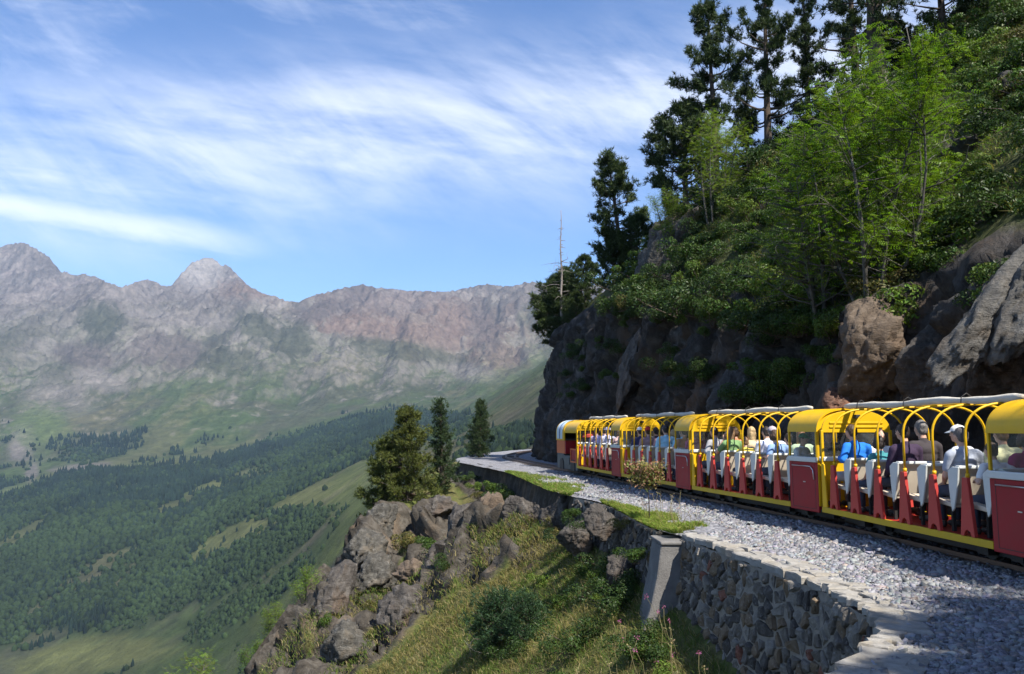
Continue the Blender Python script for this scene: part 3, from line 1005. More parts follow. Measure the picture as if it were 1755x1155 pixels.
def build_hill():
    ys = np.concatenate([np.arange(-6, 8, 0.3), np.arange(8, 40, 0.11), np.arange(40, 66, 0.22)])
    nc, ns = 62, 110
    rows = []
    hc = np.interp(ys, *zip(*HC)); fx = foot_x(ys)
    V = np.zeros((len(ys), nc + ns, 3))
    for k in range(nc):
        t = k / (nc - 1)
        z = -0.35 + (hc + 0.35) * t
        V[:, k, 0] = fx + 0.9 * t ** 1.3
        V[:, k, 1] = ys
        V[:, k, 2] = z
    oo = 0.9 + np.concatenate([np.arange(1, 71) * 0.12, 8.4 + np.cumsum(np.linspace(0.15, 0.9, ns - 70))])
    for k in range(ns):
        X = fx + oo[k]
        V[:, nc + k, 0] = X; V[:, nc + k, 1] = ys; V[:, nc + k, 2] = hill_h(X, ys)
    P = V.reshape(-1, 3)
    isc = np.zeros((len(ys), nc + ns)); isc[:, :nc] = 1
    isc[:, nc:] = sstep(1.6, 0.2, oo - 0.9)[None, :] * 1.0
    outc = sstep(0.18, 0.42, n2(P[:, 0] * 0.35, P[:, 1] * 0.35, 71, 4)).reshape(isc.shape)
    w = np.maximum(isc, 0.7 * outc)
    d = facets(P, 1.5, 4).reshape(isc.shape) * w
    big = 0.45 * fbm(P * 0.3, 3, 15).reshape(isc.shape) * isc
    # cliff faces move out and back along the horizontal; slopes move up and down
    cl = np.zeros_like(isc); cl[:, :nc] = 1; cl[:, nc:nc + 14] = np.linspace(1, 0, 14)
    nx = -0.96 * cl; ny = -0.15 * cl; nz = (1 - cl) * 0.8 + 0.2
    k = (d + big)
    k[:, 0:3] *= 0.4
    V[..., 0] += np.maximum(k * nx, -0.62); V[..., 1] += k * ny; V[..., 2] += k * nz
    rockw = np.clip(np.maximum(isc, outc * 0.9), 0, 1)
    me = np_mesh('hillside', V.reshape(-1, 3), grid_faces(len(ys), nc + ns), [hill_material()], False, np.repeat(rockw.reshape(-1, 1), 3, 1))
    link('hillside', me, kind='structure')


def hill_material():
    t = NT('hillside_ground')
    v = t.pos((1, 1, 0.55))
    w = t.attr()
    n2_ = t.noise(2.6, 9, 0.68, v, 0.5); n3 = t.noise(13, 8, 0.7, v); n1 = t.noise(0.55, 7, 0.6, v, 0.4)
    c = t.ramp(n2_, [(0.25, (0.016, 0.0145, 0.0135)), (0.5, (0.046, 0.041, 0.037)), (0.76, (0.115, 0.107, 0.098))])
    c = t.mix(t.math('MULTIPLY', t.step(n1, 0.52, 0.66), 0.75), c, (0.085, 0.058, 0.038))
    c = t.mix(t.math('MULTIPLY', t.step(t.noise(0.9, 6, 0.6, v, 1.2), 0.6, 0.72), 0.6), c, (0.17, 0.165, 0.16))
    c = t.mix(t.math('MULTIPLY', t.step(n3, 0.55, 0.75), 0.4), c, (0.03, 0.03, 0.025))
    s = t.ramp(t.noise(7, 8, 0.7, t.pos()), [(0.25, (0.025, 0.026, 0.012)), (0.55, (0.055, 0.065, 0.02)), (0.8, (0.115, 0.11, 0.04))])
    wn_ = t.math('ADD', t.node('ShaderNodeSeparateColor').outputs[0], 0.0)
    sep = [x for x in t.n if x.bl_idname == 'ShaderNodeSeparateColor'][0]
    t.l.new(w, sep.inputs[0])
    fac = t.step(t.madd(n2_, 0.5, wn_), 0.45, 0.85)
    col = t.mix(fac, s, c)
    h = t.madd(n3, 0.5, n2_)
    return t.principled(col, 0.88, t.bump(h, 0.9, 0.12), spec=0.2)


build_hill()


# ------------------------------------------------------------------ slope below the track
WALLH = [(-9, 2.4), (5, 2.2), (9, 1.7), (12.8, 1.15), (15, 1.0), (17, 1.1), (20, 1.0), (23, 0.9), (27, 1.1), (33, 0.9), (42, 0.6), (50, 0.8), (80, 1.0)]
CRX = [(10, -16.0), (18, -5.6), (22, -5.4), (25.5, -5.8), (28, -6.4), (31, -6.0), (34, -5.4), (37, -4.9), (41, -4.6), (46, -4.4), (60, -4.0), (80, 4)]
CRZ = [(10, -14), (18, -9.5), (22, -7.6), (25.5, -5.9), (28, -4.7), (31, -2.9), (34, -1.55), (37, -1.0), (41, -0.6), (46, -0.5), (60, -0.6), (80, -1)]


OUTROCK = [
    (598, 1098, 25.6, (1.15, 1.0, 1.15), M_ROCKG, 'large rounded boulder at the lower left foot of the outcrop', (0, .3, 0)),
    (578, 1012, 27.6, (.85, 1.1, 1.25), M_ROCK, 'dark jutting rock at the leftmost point of the outcrop', (0, .35, .2)),
    (640, 985, 28.6, (1.3, 1.0, 1.0), M_ROCKG, 'broad grey rock in the middle of the outcrop', (0, -.5, .2)),
    (622, 930, 31.0, (.85, .9, 1.15), M_ROCKG, 'lichen grey rock on the outcrop skyline below the bushy conifer', (0, .5, .1)),
    (655, 880, 33.2, (.8, .9, .95), M_ROCKG, 'pale rock directly under the bushy conifer', (0, .4, .3)),
    (712, 975, 27.5, (.75, .7, .6), M_ROCKT, 'small tan sunlit rock in the middle of the outcrop', (0, .2, .6)),
    (690, 1040, 25.5, (1.2, .9, .9), M_ROCK, 'brown rock above the dry grass on the lower outcrop', (0, -.55, .1)),
    (745, 860, 33.0, (1.1, 1.0, .8), M_ROCK, 'dark rock below the thin conifer', (0, .2, .3)),
    (800, 905, 27.2, (.75, .8, 1.5), M_ROCK, 'tall dark split rock face left of the square cliff block', (0, .2, .2)),
    (838, 880, 26.0, (.62, .7, 1.1), M_ROCKT, 'square tan cliff block under the grassy edge of the ledge', (0, .05, .4)),
    (895, 872, 25.0, (.9, .6, .75), M_ROCK, 'broken dark rock face under the ledge beside the tan block', (0, 0, .2)),
    (955, 880, 23.2, (.8, .6, .75), M_ROCK, 'broken rock face under the ledge beside the dry stone wall', (0, -.1, .1)),
    (870, 930, 24.4, (.8, .6, .5), M_ROCK, 'low brown rock at the top of the dry grass bank', (0, -.3, .2)),
    (1030, 885, 17.6, (.45, .4, .45), M_ROCK, 'dark rock bulging out of the dry stone wall', (0, .1, .2)),
    (988, 905, 19.6, (.5, .45, .55), M_ROCK, 'dark rock at the far end of the dry stone wall', (0, .2, .1)),
    (1068, 960, 15.8, (.4, .35, .45), M_ROCK, 'brown rock low in the dry stone wall near the buttress', (0, 0, .3)),
    (760, 950, 26.8, (.6, .8, 1.2), M_ROCK, 'shadowed rock in the cleft of the outcrop', (0, .4, 0)),
]
OUTC = [(*at_depth(r[0], r[1] + 14, r[2])[:], r[3][2] * .8) for r in OUTROCK if r[2] > 22]


def slope_z(X, Y):
    X = np.asarray(X, float); Y = np.asarray(Y, float)
    o = edge_x(Y) - X
    hw = np.interp(Y, *zip(*WALLH))
    base = -hw * sstep(-0.34, -0.12, o) - 0.80 * np.maximum(o - 0.15, 0)
    xc = np.interp(Y, *zip(*CRX)); zc = np.interp(Y, *zip(*CRZ))
    lift = np.maximum(base, zc - 0.05 - 0.20 * np.abs(X - xc))
    z = np.where(Y > 22, lift, base)
    w = sstep(21, 24, Y)
    z = base * (1 - w) + lift * w
    west = np.maximum(xc - X, 0)
    z = z - 3.2 * np.minimum(west, 2.6) * sstep(0, 0.8, west) - 0.75 * np.maximum(west - 2.6, 0)
    for (x_, y_, z_, h_) in OUTC:                       # the crag fills up between its rocks
        d = np.hypot(X - x_, (Y - y_) * 0.8)
        z = np.maximum(z, z_ + 0.20 * h_ - 0.85 * np.maximum(d - 0.25, 0) - 0.6 * np.maximum(d - 1.2, 0))
    z = z + (0.22 * n2(X * 0.55, Y * 0.55, 101, 4) + 0.06 * n2(X * 3, Y * 3, 102, 3)) * sstep(0.3, 1.5, o)
    return z


def build_slope():
    ys = np.concatenate([np.arange(2, 36, 0.14), np.arange(36, 75, 0.5)])
    oo = np.concatenate([np.linspace(-0.36, 0.4, 12)[:-1], np.arange(0.4, 12, 0.13), np.geomspace(12, 75, 26)])
    Yg, O = np.meshgrid(ys, oo, indexing='ij')
    X = edge_x(Yg) - O
    Z = slope_z(X, Yg)
    far = sstep(30, 60, O)
    Z = np.maximum(Z, -70)
    P = np.stack([X, Yg, Z], -1).reshape(-1, 3)
    o = O.ravel()
    rocky = sstep(22, 25, Yg) * np.clip(sstep(1.1, 0.4, O) + sstep(-0.15, 0.2, n2(X * 0.4, Yg * 0.4, 111, 4)) * sstep(2.6, 3.4, edge_x(Yg) - X) + sstep(0.2, 1.0, np.interp(Yg, *zip(*CRX)) - X), 0, 1)
    for (x_, y_, z_, h_) in OUTC:
        rocky = np.maximum(rocky, sstep(1.7, 1.1, np.hypot(X - x_, (Yg - y_) * 0.8) + 0.35 * n2(X * 1.1, Yg * 1.1, 112, 3)))
    rocky = np.maximum(rocky, 0.9 * sstep(0.45, 0.15, O) * sstep(22, 23, Yg))
    d = facets(P, 1.3, 23).reshape(X.shape) * rocky * np.clip(0.35 + 0.8 * O, 0, 1.5)
    d = np.clip(d, -0.7, 0.55)
    P = P.reshape(X.shape + (3,)).copy()
    P[..., 2] += d * 0.8; P[..., 0] -= d * 0.5; P[..., 1] -= d * 0.25
    me = np_mesh('embankment_slope', P.reshape(-1, 3), grid_faces(*X.shape), [slope_material()], False, np.repeat(rocky.reshape(-1, 1), 3, 1))
    link('embankment_slope', me, kind='structure')


def slope_material():
    t = NT('slope_ground')
    v = t.pos()
    sep = t.node('ShaderNodeSeparateColor'); t.l.new(t.attr(), sep.inputs[0])
    a = t.noise(0.8, 8, 0.65, v); b = t.noise(6, 8, 0.7, v); n3 = t.noise(13, 8, .7, v); n2_ = t.noise(2.4, 9, .68, v, .5)
    c = t.ramp(b, [(0.25, (0.05, 0.04, 0.022)), (0.5, (0.10, 0.092, 0.034)), (0.75, (0.17, 0.145, 0.06))])
    c = t.mix(t.step(a, 0.42, 0.62), c, t.ramp(b, [(0.3, (0.04, 0.055, 0.018)), (0.7, (0.105, 0.125, 0.03))]))
    r = t.ramp(n2_, [(0.25, (0.020, 0.018, 0.015)), (0.5, (0.058, 0.050, 0.040)), (0.76, (0.135, 0.122, 0.104))])
    r = t.mix(t.math('MULTIPLY', t.step(t.noise(.7, 6, .6, v), .52, .66), .6), r, (0.16, 0.115, 0.075))
    r = t.mix(t.math('MULTIPLY', t.step(n3, .55, .75), .4), r, (0.04, 0.036, 0.03))
    col = t.mix(t.step(t.madd(n2_, .5, sep.outputs[0]), .5, .85), c, r)
    return t.principled(col, 0.93, t.bump(t.madd(n3, .5, n2_), .9, .09), spec=.15)


build_slope()


# ------------------------------------------------------------------ single rocks
_ico = {}


def ico(sub):
    if sub not in _ico:
        bm = bmesh.new(); bmesh.ops.create_icosphere(bm, subdivisions=sub, radius=1)
        v = np.array([x.co[:] for x in bm.verts]); f = np.array([[l.index for l in x.verts] for x in bm.faces]); bm.free()
        _ico[sub] = (v / np.linalg.norm(v, axis=1)[:, None], f)
    return _ico[sub]


def rock_mesh(name, size, seed, mat, sub=5, planes=13, rough=0.085, tilt=(0, 0, 0)):
    rng = np.random.default_rng(seed)
    v, f = ico(sub)
    nrm = rng.normal(size=(planes, 3)); nrm /= np.linalg.norm(nrm, axis=1)[:, None]
    dist = rng.uniform(.62, .98, planes)
    dots = np.maximum(v @ nrm.T, 1e-3)
    r = np.min(np.where(dots > .05, dist[None] / dots, 9), 1)
    r = np.minimum(r, 1.25)
    p = v * r[:, None]
    p = p * np.array(size)[None]
    s = float(np.mean(size))
    n = p / np.linalg.norm(p, axis=1)[:, None]
    off, rnd, f1, f2 = cells(p / (s * .55) * np.array([1, 1, .55]) + seed, seed)
    p = p + n * (((rnd[:, :1] - .5) * .34 - .12 * sstep(.10, 0, f2 - f1)[:, None]) * s * .45 + rough * s * fbm(p * 4 / s, 5, seed)[:, None] + rough * .4 * s * fbm(p * 14 / s, 3, seed)[:, None])
    off, rnd, f1, f2 = cells(p / (s * .22) * np.array([1, 1, .6]) + seed, seed + 7)
    p = p + n * ((rnd[:, :1] - .5) * .12 * s - .06 * s * sstep(.10, 0, f2 - f1)[:, None])
    Mx = np.array(Matrix.Rotation(tilt[2], 3, 'Z') @ Matrix.Rotation(tilt[1], 3, 'Y') @ Matrix.Rotation(tilt[0], 3, 'X'))
    p = p @ Mx.T
    return np_mesh(name, p, f, [mat], False)


def rock(px, py, Y, size, seed, mat, label, tilt=(0, 0, 0), group=None, name='rock', sub=5, planes=13):
    me = rock_mesh(name, size, seed, mat, sub, planes, tilt=tilt)
    return link(name, me, loc=at_depth(px, py, Y), label=label, cat='rock', group=group)


# on the cliff above the near carriages
rock(1500, 592, 16.4, (0.72, 0.5, 1.12), 3, M_ROCKT, 'big smooth tan boulder standing out of the cliff above the nearest carriage', (0.1, 0.32, 0.3), name='boulder')
rock(1560, 600, 16.9, (0.40, 0.6, 1.15), 4, M_ROCK, 'dark brown rock slab leaning behind the tan boulder', (0.0, 0.30, 0.2), name='leaning_rock')
rock(1685, 555, 12.8, (0.30, 0.5, 1.35), 5, M_SLAB, 'tall pale grey lichen covered slab slanting up at the right', (0.15, 0.66, 0.25), name='leaning_rock')
rock(1762, 500, 12.5, (0.30, 0.5, 1.15), 6, M_SLAB, 'pale grey crag at the right edge above the grey slab', (0.0, 0.5, 0.0), name='leaning_rock')
rock(1722, 610, 13.4, (0.62, 0.7, 1.1), 7, M_ROCK, 'dark brown bulging rock under the grey slab by the right edge', (0.1, 0.15, 0.4), name='boulder')
rock(1610, 620, 15.6, (0.62, 0.6, 0.85), 8, M_ROCK, 'dark rounded rock between tan boulder and grey slab', (0.0, 0.3, 0.4), name='boulder')
rock(1432, 690, 16.6, (0.22, 0.25, 0.34), 9, M_ROCKR, 'rusty red rock low on the cliff just above the yellow hood', (0.0, 0.4, 0.0), name='boulder')
rock(1255, 690, 22.0, (0.45, 0.6, 1.25), 10, M_ROCK, 'slanting dark slab low on the cliff behind the third carriage', (0.0, 0.55, 0.2), name='leaning_rock')
rock(1135, 470, 32.5, (0.9, 1.1, 1.2), 12, M_ROCKG, 'pale rock knob on the cliff lip below the tall pine', (0.0, 0.4, 0.2), name='boulder')
rock(1165, 412, 33.5, (1.0, 1.3, 1.5), 13, M_ROCK, 'dark crag among the trees right of the tall pine', (0.0, 0.3, 0.2), name='crag')
rock(1080, 630, 31.5, (0.35, 0.7, 1.7), 14, M_ROCK, 'long grey vertical rib on the cliff behind the front carriages', (0.0, 0.25, 0.2), name='leaning_rock')
def hit_hill(px, py, y0=9.0, y1=50.0):
    d = pdir(px, py)
    for Y in np.arange(y0, y1, 0.05):
        t = Y / d[1]
        if EYE + d[2] * t <= float(hill_h(np.array([d[0] * t]), np.array([Y]))[0]) and d[0] * t > foot_x(Y):
            return Vector((d[0] * t, Y, EYE + d[2] * t))
    return at_depth(px, py, 22.0)


for i, (px, py, s, lab) in enumerate([
    (1580, 262, .42, 'pale rock among the upper shrubs just right of the big rowan'), (1632, 268, .34, 'pale rock in the upper shrubs, middle of the small row'),
    (1662, 258, .42, 'pale rock at the right end of the small row in the upper shrubs'), (1545, 285, .36, 'pale rock beside the rowan stems on the upper slope'),
    (1682, 212, .34, 'lone pale rock higher on the shrubby slope'), (1728, 152, .55, 'flat pale rock near the right edge high on the slope'),
    (1612, 292, .25, 'smallest pale rock below the row in the upper shrubs')]):
    q = hit_hill(px, py)
    link('rock', rock_mesh('rock', (s, s * .9, s * .75), 20 + i, M_ROCKG, 4), loc=(q.x, q.y, q.z + s * .25), label=lab, cat='rock', group='pale rocks in the upper shrubs')

# outcrop below and left of the far end of the ledge
OUT = 'weathered rock of the outcrop jutting out below the ledge'
for i, (px, py, Y, s, m, lab, tl) in enumerate(OUTROCK):
    rock(px, py + 14, Y, tuple(x * .80 for x in s), 40 + i, m, lab, tl, group='rocks of the outcrop')
# ------------------------------------------------------------------ stone walls under the edge of the ledge
def clip_poly(poly, n, d):
    out = []
    for i in range(len(poly)):
        a, b = poly[i], poly[(i + 1) % len(poly)]
        da, db = a[0] * n[0] + a[1] * n[1] - d, b[0] * n[0] + b[1] * n[1] - d
        if da <= 0: out.append(a)
        if (da < 0 < db) or (db < 0 < da):
            t = da / (da - db)
            out.append((a[0] + (b[0] - a[0]) * t, a[1] + (b[1] - a[1]) * t))
    return out


def shrink(poly, g):
    c = (sum(p[0] for p in poly) / len(poly), sum(p[1] for p in poly) / len(poly))
    r = poly
    for i in range(len(poly)):
        a, b = poly[i], poly[(i + 1) % len(poly)]
        nx, ny = b[1] - a[1], -(b[0] - a[0])
        l = math.hypot(nx, ny)
        if l < 1e-6: continue
        nx, ny = nx / l, ny / l
        if nx * (c[0] - a[0]) + ny * (c[1] - a[1]) > 0: nx, ny = -nx, -ny
        r = clip_poly(r, (nx, ny), nx * a[0] + ny * a[1] - g)
        if len(r) < 3: return None
    return r


def voronoi_cells(L, H, su, sv, rng, jit=0.42):
    pts, idx = [], {}
    nu, nv = int(L / su) + 1, int(H / sv) + 1
    for j in range(-1, nv + 1):
        for i in range(-1, nu + 1):
            idx[(i, j)] = len(pts)
            pts.append(((i + .5 + (j % 2) * .5 + rng.uniform(-jit, jit)) * su, (j + .5 + rng.uniform(-jit, jit)) * sv))
    out = []
    for j in range(0, nv):
        for i in range(0, nu):
            p = pts[idx[(i, j)]]
            poly = [(p[0] - su * 2, p[1] - sv * 2), (p[0] + su * 2, p[1] - sv * 2), (p[0] + su * 2, p[1] + sv * 2), (p[0] - su * 2, p[1] + sv * 2)]
            for dj in (-2, -1, 0, 1, 2):
                for di in (-2, -1, 0, 1, 2):
                    if (di or dj) and (i + di, j + dj) in idx:
                        q = pts[idx[(i + di, j + dj)]]
                        n = (q[0] - p[0], q[1] - p[1])
                        m = ((p[0] + q[0]) / 2, (p[1] + q[1]) / 2)
                        poly = clip_poly(poly, n, n[0] * m[0] + n[1] * m[1])
            for n, d in (((-1, 0), 0), ((1, 0), L), ((0, -1), 0), ((0, 1), H)):
                poly = clip_poly(poly, n, d)
                if len(poly) < 3: break
            if len(poly) >= 3: out.append(poly)
    return out


class WallPath:
    def __init__(self, y0, y1, off=0.0):
        ys = np.linspace(y0, y1, 200)
        P = np.stack([edge_x(ys) + off, ys], 1)
        self.P = P
        self.s = np.concatenate([[0], np.cumsum(np.linalg.norm(np.diff(P, axis=0), axis=1))])
        self.L = self.s[-1]

    def at(self, u):
        x = np.interp(u, self.s, self.P[:, 0]); y = np.interp(u, self.s, self.P[:, 1])
        e = 0.12
        x2 = np.interp(min(u + e, self.L), self.s, self.P[:, 0]); y2 = np.interp(min(u + e, self.L), self.s, self.P[:, 1])
        x1 = np.interp(max(u - e, 0), self.s, self.P[:, 0]); y1 = np.interp(max(u - e, 0), self.s, self.P[:, 1])
        t = Vector((x2 - x1, y2 - y1)).normalized()
        return Vector((x, y)), Vector((-t.y, t.x))            # outward is to the left of travel (+Y)

    def pt(self, u, v, d, batter=0.12):
        p, n = self.at(u)
        q = p + n * (d + v * batter)
        return Vector((q.x, q.y, -v))


def stone_mats():
    r = []
    for i, (a, b) in enumerate([((.125, .108, .088), (.25, .22, .185)), ((.15, .108, .068), (.26, .195, .13)), ((.07, .061, .052), (.15, .133, .115)), ((.19, .17, .142), (.33, .30, .26)), ((.17, .07, .045), (.28, .13, .085))]):
        t = NT('wall_stone_%d' % i)
        v = t.pos()
        n = t.noise(9, 8, .7, v, .4)
        c = t.ramp(n, [(.25, tuple(x * .6 for x in a)), (.5, a), (.78, b)])
        c = t.mix(t.math('MULTIPLY', t.step(t.noise(22, 6, .7, v), .55, .72), .5), c, (.36, .35, .32))
        r.append(t.principled(c, .9, t.bump(t.madd(t.noise(40, 6, .7, v), .5, n), .9, .03), spec=.2))
    return r


M_STONES = stone_mats()
M_MORTAR = plain('lime_mortar', (.24, .21, .17), .95, .4, 12, .9, .03, 35)


def stone_geo(path, poly, depth, rng):
    """a rough stone: its cell outline pushed out of the wall, with a smaller uneven face"""
    c = (sum(p[0] for p in poly) / len(poly), sum(p[1] for p in poly) / len(poly))
    tx, ty = rng.uniform(-.3, .3), rng.uniform(-.3, .3)
    rings = []
    for sc, d in ((1.0, -.07), (1.0, depth * .45), (.82, depth * .92), (.45, depth * 1.12)):
        rg = []
        for p in poly:
            u, v = c[0] + (p[0] - c[0]) * sc, c[1] + (p[1] - c[1]) * sc
            dd = d + ((u - c[0]) * tx + (v - c[1]) * ty if d > 0 else 0) + (rng.uniform(-.012, .012) if d > 0 else 0)
            rg.append(path.pt(u, v, dd))
        rings.append(rg)
    n = len(poly)
    vs = [v for r_ in rings for v in r_]
    fs = []
    for k in range(3):
        for i in range(n):
            fs.append((k * n + i, k * n + (i + 1) % n, (k + 1) * n + (i + 1) % n, (k + 1) * n + i))
    fs.append(tuple(3 * n + i for i in range(n)))
    return vs, fs


def stone_wall(label, y0, y1, H, su, sv, seed, limit, mats, top=0.06, batter=0.12):
    rng = random.Random(seed)
    path = WallPath(y0, y1)
    root = empty('stone_wall', (0, 0, 0), label=label, cat='wall')
    # mortar body behind the stones
    us = np.linspace(0, path.L, 90); vs_ = np.linspace(top, H, 20)
    V = np.array([[path.pt(u, v, 0.008)[:] for v in vs_] for u in us]).reshape(-1, 3)
    V += 0.018 * np.stack([fbm(V * 6, 3, 1), fbm(V * 6, 3, 2), fbm(V * 6, 3, 3)], 1)
    link('mortar', np_mesh('mortar', V, grid_faces(len(us), len(vs_)), [M_MORTAR], True), root)
    items = []
    for poly in voronoi_cells(path.L, H - top, su, sv, rng):
        poly = [(p[0], p[1] + top) for p in poly]
        poly = shrink(poly, rng.uniform(.006, .022))
        if not poly or len(poly) < 3: continue
        q = [poly[0]]
        for p in poly[1:]:
            if math.hypot(p[0] - q[-1][0], p[1] - q[-1][1]) > .02: q.append(p)
        if len(q) < 3: continue
        c = (sum(p[0] for p in q) / len(q), sum(p[1] for p in q) / len(q))
        w = path.pt(c[0], c[1], 0)
        px, py = project(w.x, w.y, w.z)
        area = abs(sum(q[i][0] * q[(i + 1) % len(q)][1] - q[(i + 1) % len(q)][0] * q[i][1] for i in range(len(q)))) / 2
        seen = 0 <= px <= 1755 and py <= 1165
        items.append(((area / w.y ** 2) if seen else 0, q))
    items.sort(key=lambda t: -t[0])
    rest = [MB() for _ in mats]
    for i, (sc, q) in enumerate(items):
        vs, fs = stone_geo(path, q, rng.uniform(.018, .060), rng)
        k = rng.choices(range(len(mats)), [4, 2.2, 3, 3, .5])[0]
        if i < limit and sc > 0:
            MB().add(vs, fs).obj('stone', mats[k], root)
        else:
            rest[k].add(vs, fs)
    for k, mb in enumerate(rest):
        if mb.v: mb.obj('rubble', mats[k], root, kind='stuff')
    return root, path


wall1, path1 = stone_wall('mortared rubble stone retaining wall curving below the gravel ledge', 3.6, 13.7, 2.7, .21, .155, 3, 290, M_STONES)
wall2, path2 = stone_wall('rough dry stone wall under the ledge beyond the concrete buttress', 14.5, 21.6, 1.9, .30, .17, 8, 220, [M_STONES[2], M_STONES[2], M_ROCK, M_STONES[0], M_STONES[1]])


def build_coping():
    """flat pale capping slabs along the top of the near wall"""
    rng = random.Random(5)
    t = NT('coping_stone')
    v = t.pos()
    n = t.noise(5, 9, .7, v, .5)
    c = t.ramp(n, [(.25, (.16, .148, .128)), (.5, (.28, .262, .232)), (.75, (.38, .362, .33))])
    c = t.mix(t.math('MULTIPLY', t.step(t.noise(2.2, 6, .6, v), .5, .66), .55), c, (.25, .21, .15))
    m = t.principled(c, .88, t.bump(t.madd(t.noise(30, 7, .7, v), .6, n), .8, .03), spec=.2)
    root = empty('wall_coping', (0, 0, 0), label='pale flat capping stones along the top of the near retaining wall', cat='coping')
    u = 0.0
    while u < path1.L - .1:
        du = rng.uniform(.22, .62)
        u2 = min(u + du, path1.L)
        split = rng.random() < .6
        w = .42 + .10 * math.sin(u * 1.7) + rng.uniform(-.09, .09)
        strips = [(-.012, .2 + rng.uniform(-.04, .04)), (None, w)] if split else [(-.012, w)]
        prev = -.012
        for a, b in strips:
            a = prev + (.012 if a is None else 0); prev = b
            th = rng.uniform(.035, .08)
            g = .008
            mb = MB()
            ring = []
            N = 3
            outl = [(u + g + (u2 - u - 2 * g) * k / N, a) for k in range(N + 1)] + [(u2 - g - (u2 - u - 2 * g) * k / N, b) for k in range(N + 1)]
            outl = [(p[0] + rng.uniform(-.035, .035), p[1] + rng.uniform(-.05, .05)) for p in outl]
            z0 = rng.uniform(-.006, .016)
            cu, cd = sum(p[0] for p in outl) / len(outl), sum(p[1] for p in outl) / len(outl)
            vs = []
            for sc, z in ((1, -.06), (1, th * .72 - .03), (.9, th - .03), (.5, th - .03)):
                for p in outl:
                    uu, d = cu + (p[0] - cu) * sc, cd + (p[1] - cd) * sc
                    q = path1.pt(min(max(uu, 0), path1.L), 0, -d)
                    vs.append((q.x, q.y, z + z0 + rng.uniform(-.008, .008)))
            n_ = len(outl)
            fs = [(k * n_ + i, k * n_ + (i + 1) % n_, (k + 1) * n_ + (i + 1) % n_, (k + 1) * n_ + i) for k in range(3) for i in range(n_)]
            fs.append(tuple(3 * n_ + i for i in range(n_)))
            mb.add(vs, fs).obj('coping_stone', m, root)
        u = u2


build_coping()


def build_buttress():
    t = NT('weathered_concrete')
    v = t.pos()
    n = t.noise(2.2, 9, .65, v)
    c = t.ramp(n, [(.25, (.10, .095, .088)), (.5, (.155, .147, .138)), (.75, (.22, .21, .195))])
    c = t.mix(t.math('MULTIPLY', t.step(t.noise(14, 7, .7, v), .55, .75), .5), c, (.15, .14, .125))
    m = t.principled(c, .92, t.bump(t.noise(34, 8, .7, v), .7, .02), spec=.2)
    # a tapering slab standing against the ledge, its outer face leaning out towards the foot
    root = empty('concrete_buttress', (0, 0, 0), label='grey concrete buttress leaning against the wall end under the grass patch', cat='buttress')
    z0, z1 = -.16, -2.6
    y0, y1 = 13.55, 14.35
    def P(x, y, z): return (x, y, z)
    xe = edge_x(np.array([13.9]))[0]
    ol = [(z0, .34), (-.7, .42), (-1.2, .54), (-1.6, .68), (-2.0, .86), (z1, 1.1)]
    vs, fs = [], []
    rng = random.Random(2)
    for z, o in ol:
        vs += [P(xe + .25, y0, z), P(xe - o, y0 - .02 * o, z), P(xe - o, y1 + .1 * o, z), P(xe + .25, y1, z)]
    for i in range(len(ol) - 1):
        for k in range(4):
            fs.append((i * 4 + k, i * 4 + (k + 1) % 4, (i + 1) * 4 + (k + 1) % 4, (i + 1) * 4 + k))
    fs.append((0, 3, 2, 1))
    MB().add(vs, fs).obj('buttress_body', m, root, bevel=.03)
    MB().prism([(xe + .25, y0 - .03), (xe - .34, y0 - .03), (xe - .37, y1 + .03), (xe + .25, y1 + .03)], 'z', z0 + .003, z0 + .06).obj('cap_slab', m, root, bevel=.02)


build_buttress()

# ------------------------------------------------------------------ the track
M_RAIL = plain('rusty_rail_steel', (.16, .105, .075), .5, .3, 8, .2, .003, 60, .6)
M_SLEEP = plain('sleeper_wood', (.085, .065, .05), .9, .4, 6, .7, .01, 30)


def track_frame(s):
    x = np.interp(s, TRS, TR[:, 0]); y = np.interp(s, TRS, TR[:, 1])
    x2 = np.interp(s + .15, TRS, TR[:, 0]); y2 = np.interp(s + .15, TRS, TR[:, 1])
    x1 = np.interp(s - .15, TRS, TR[:, 0]); y1 = np.interp(s - .15, TRS, TR[:, 1])
    return Vector((x, y, 0)), Vector((x2 - x1, y2 - y1, 0)).normalized()


def build_track():
    root = empty('railway_track', (0, 0, 0), label='narrow gauge railway track running along the ledge', cat='railway track')
    prof = [(-.045, .05), (.045, .05), (.045, .06), (.010, .068), (.010, .105), (.025, .110), (.025, .13), (-.025, .13), (-.025, .110), (-.010, .105), (-.010, .068), (-.045, .06)]
    ss = np.arange(2.0, TRS[-1] - 1, .4)
    for side in (-.27, .27):
        vs, fs = [], []
        for s in ss:
            p, t = track_frame(s)
            n = Vector((t.y, -t.x, 0))
            for a, z in prof:
                q = p + n * (side + a)
                vs.append((q.x, q.y, z))
        k = len(prof)
        for i in range(len(ss) - 1):
            for j in range(k):
                fs.append((i * k + j, i * k + (j + 1) % k, (i + 1) * k + (j + 1) % k, (i + 1) * k + j))
        MB().add(vs, fs).obj('rail', M_RAIL, root)
    me = MB().box((-.5, -.085, -.06), (.5, .085, .058)).mesh('sleeper', M_SLEEP)
    for s in np.arange(9.5, TRS[-1] - 2, .58):
        p, t = track_frame(s)
        o = link('sleeper', me, root, loc=(p.x, p.y, 0), rz=math.atan2(-t.x, t.y) + R.uniform(-.04, .04))


build_track()
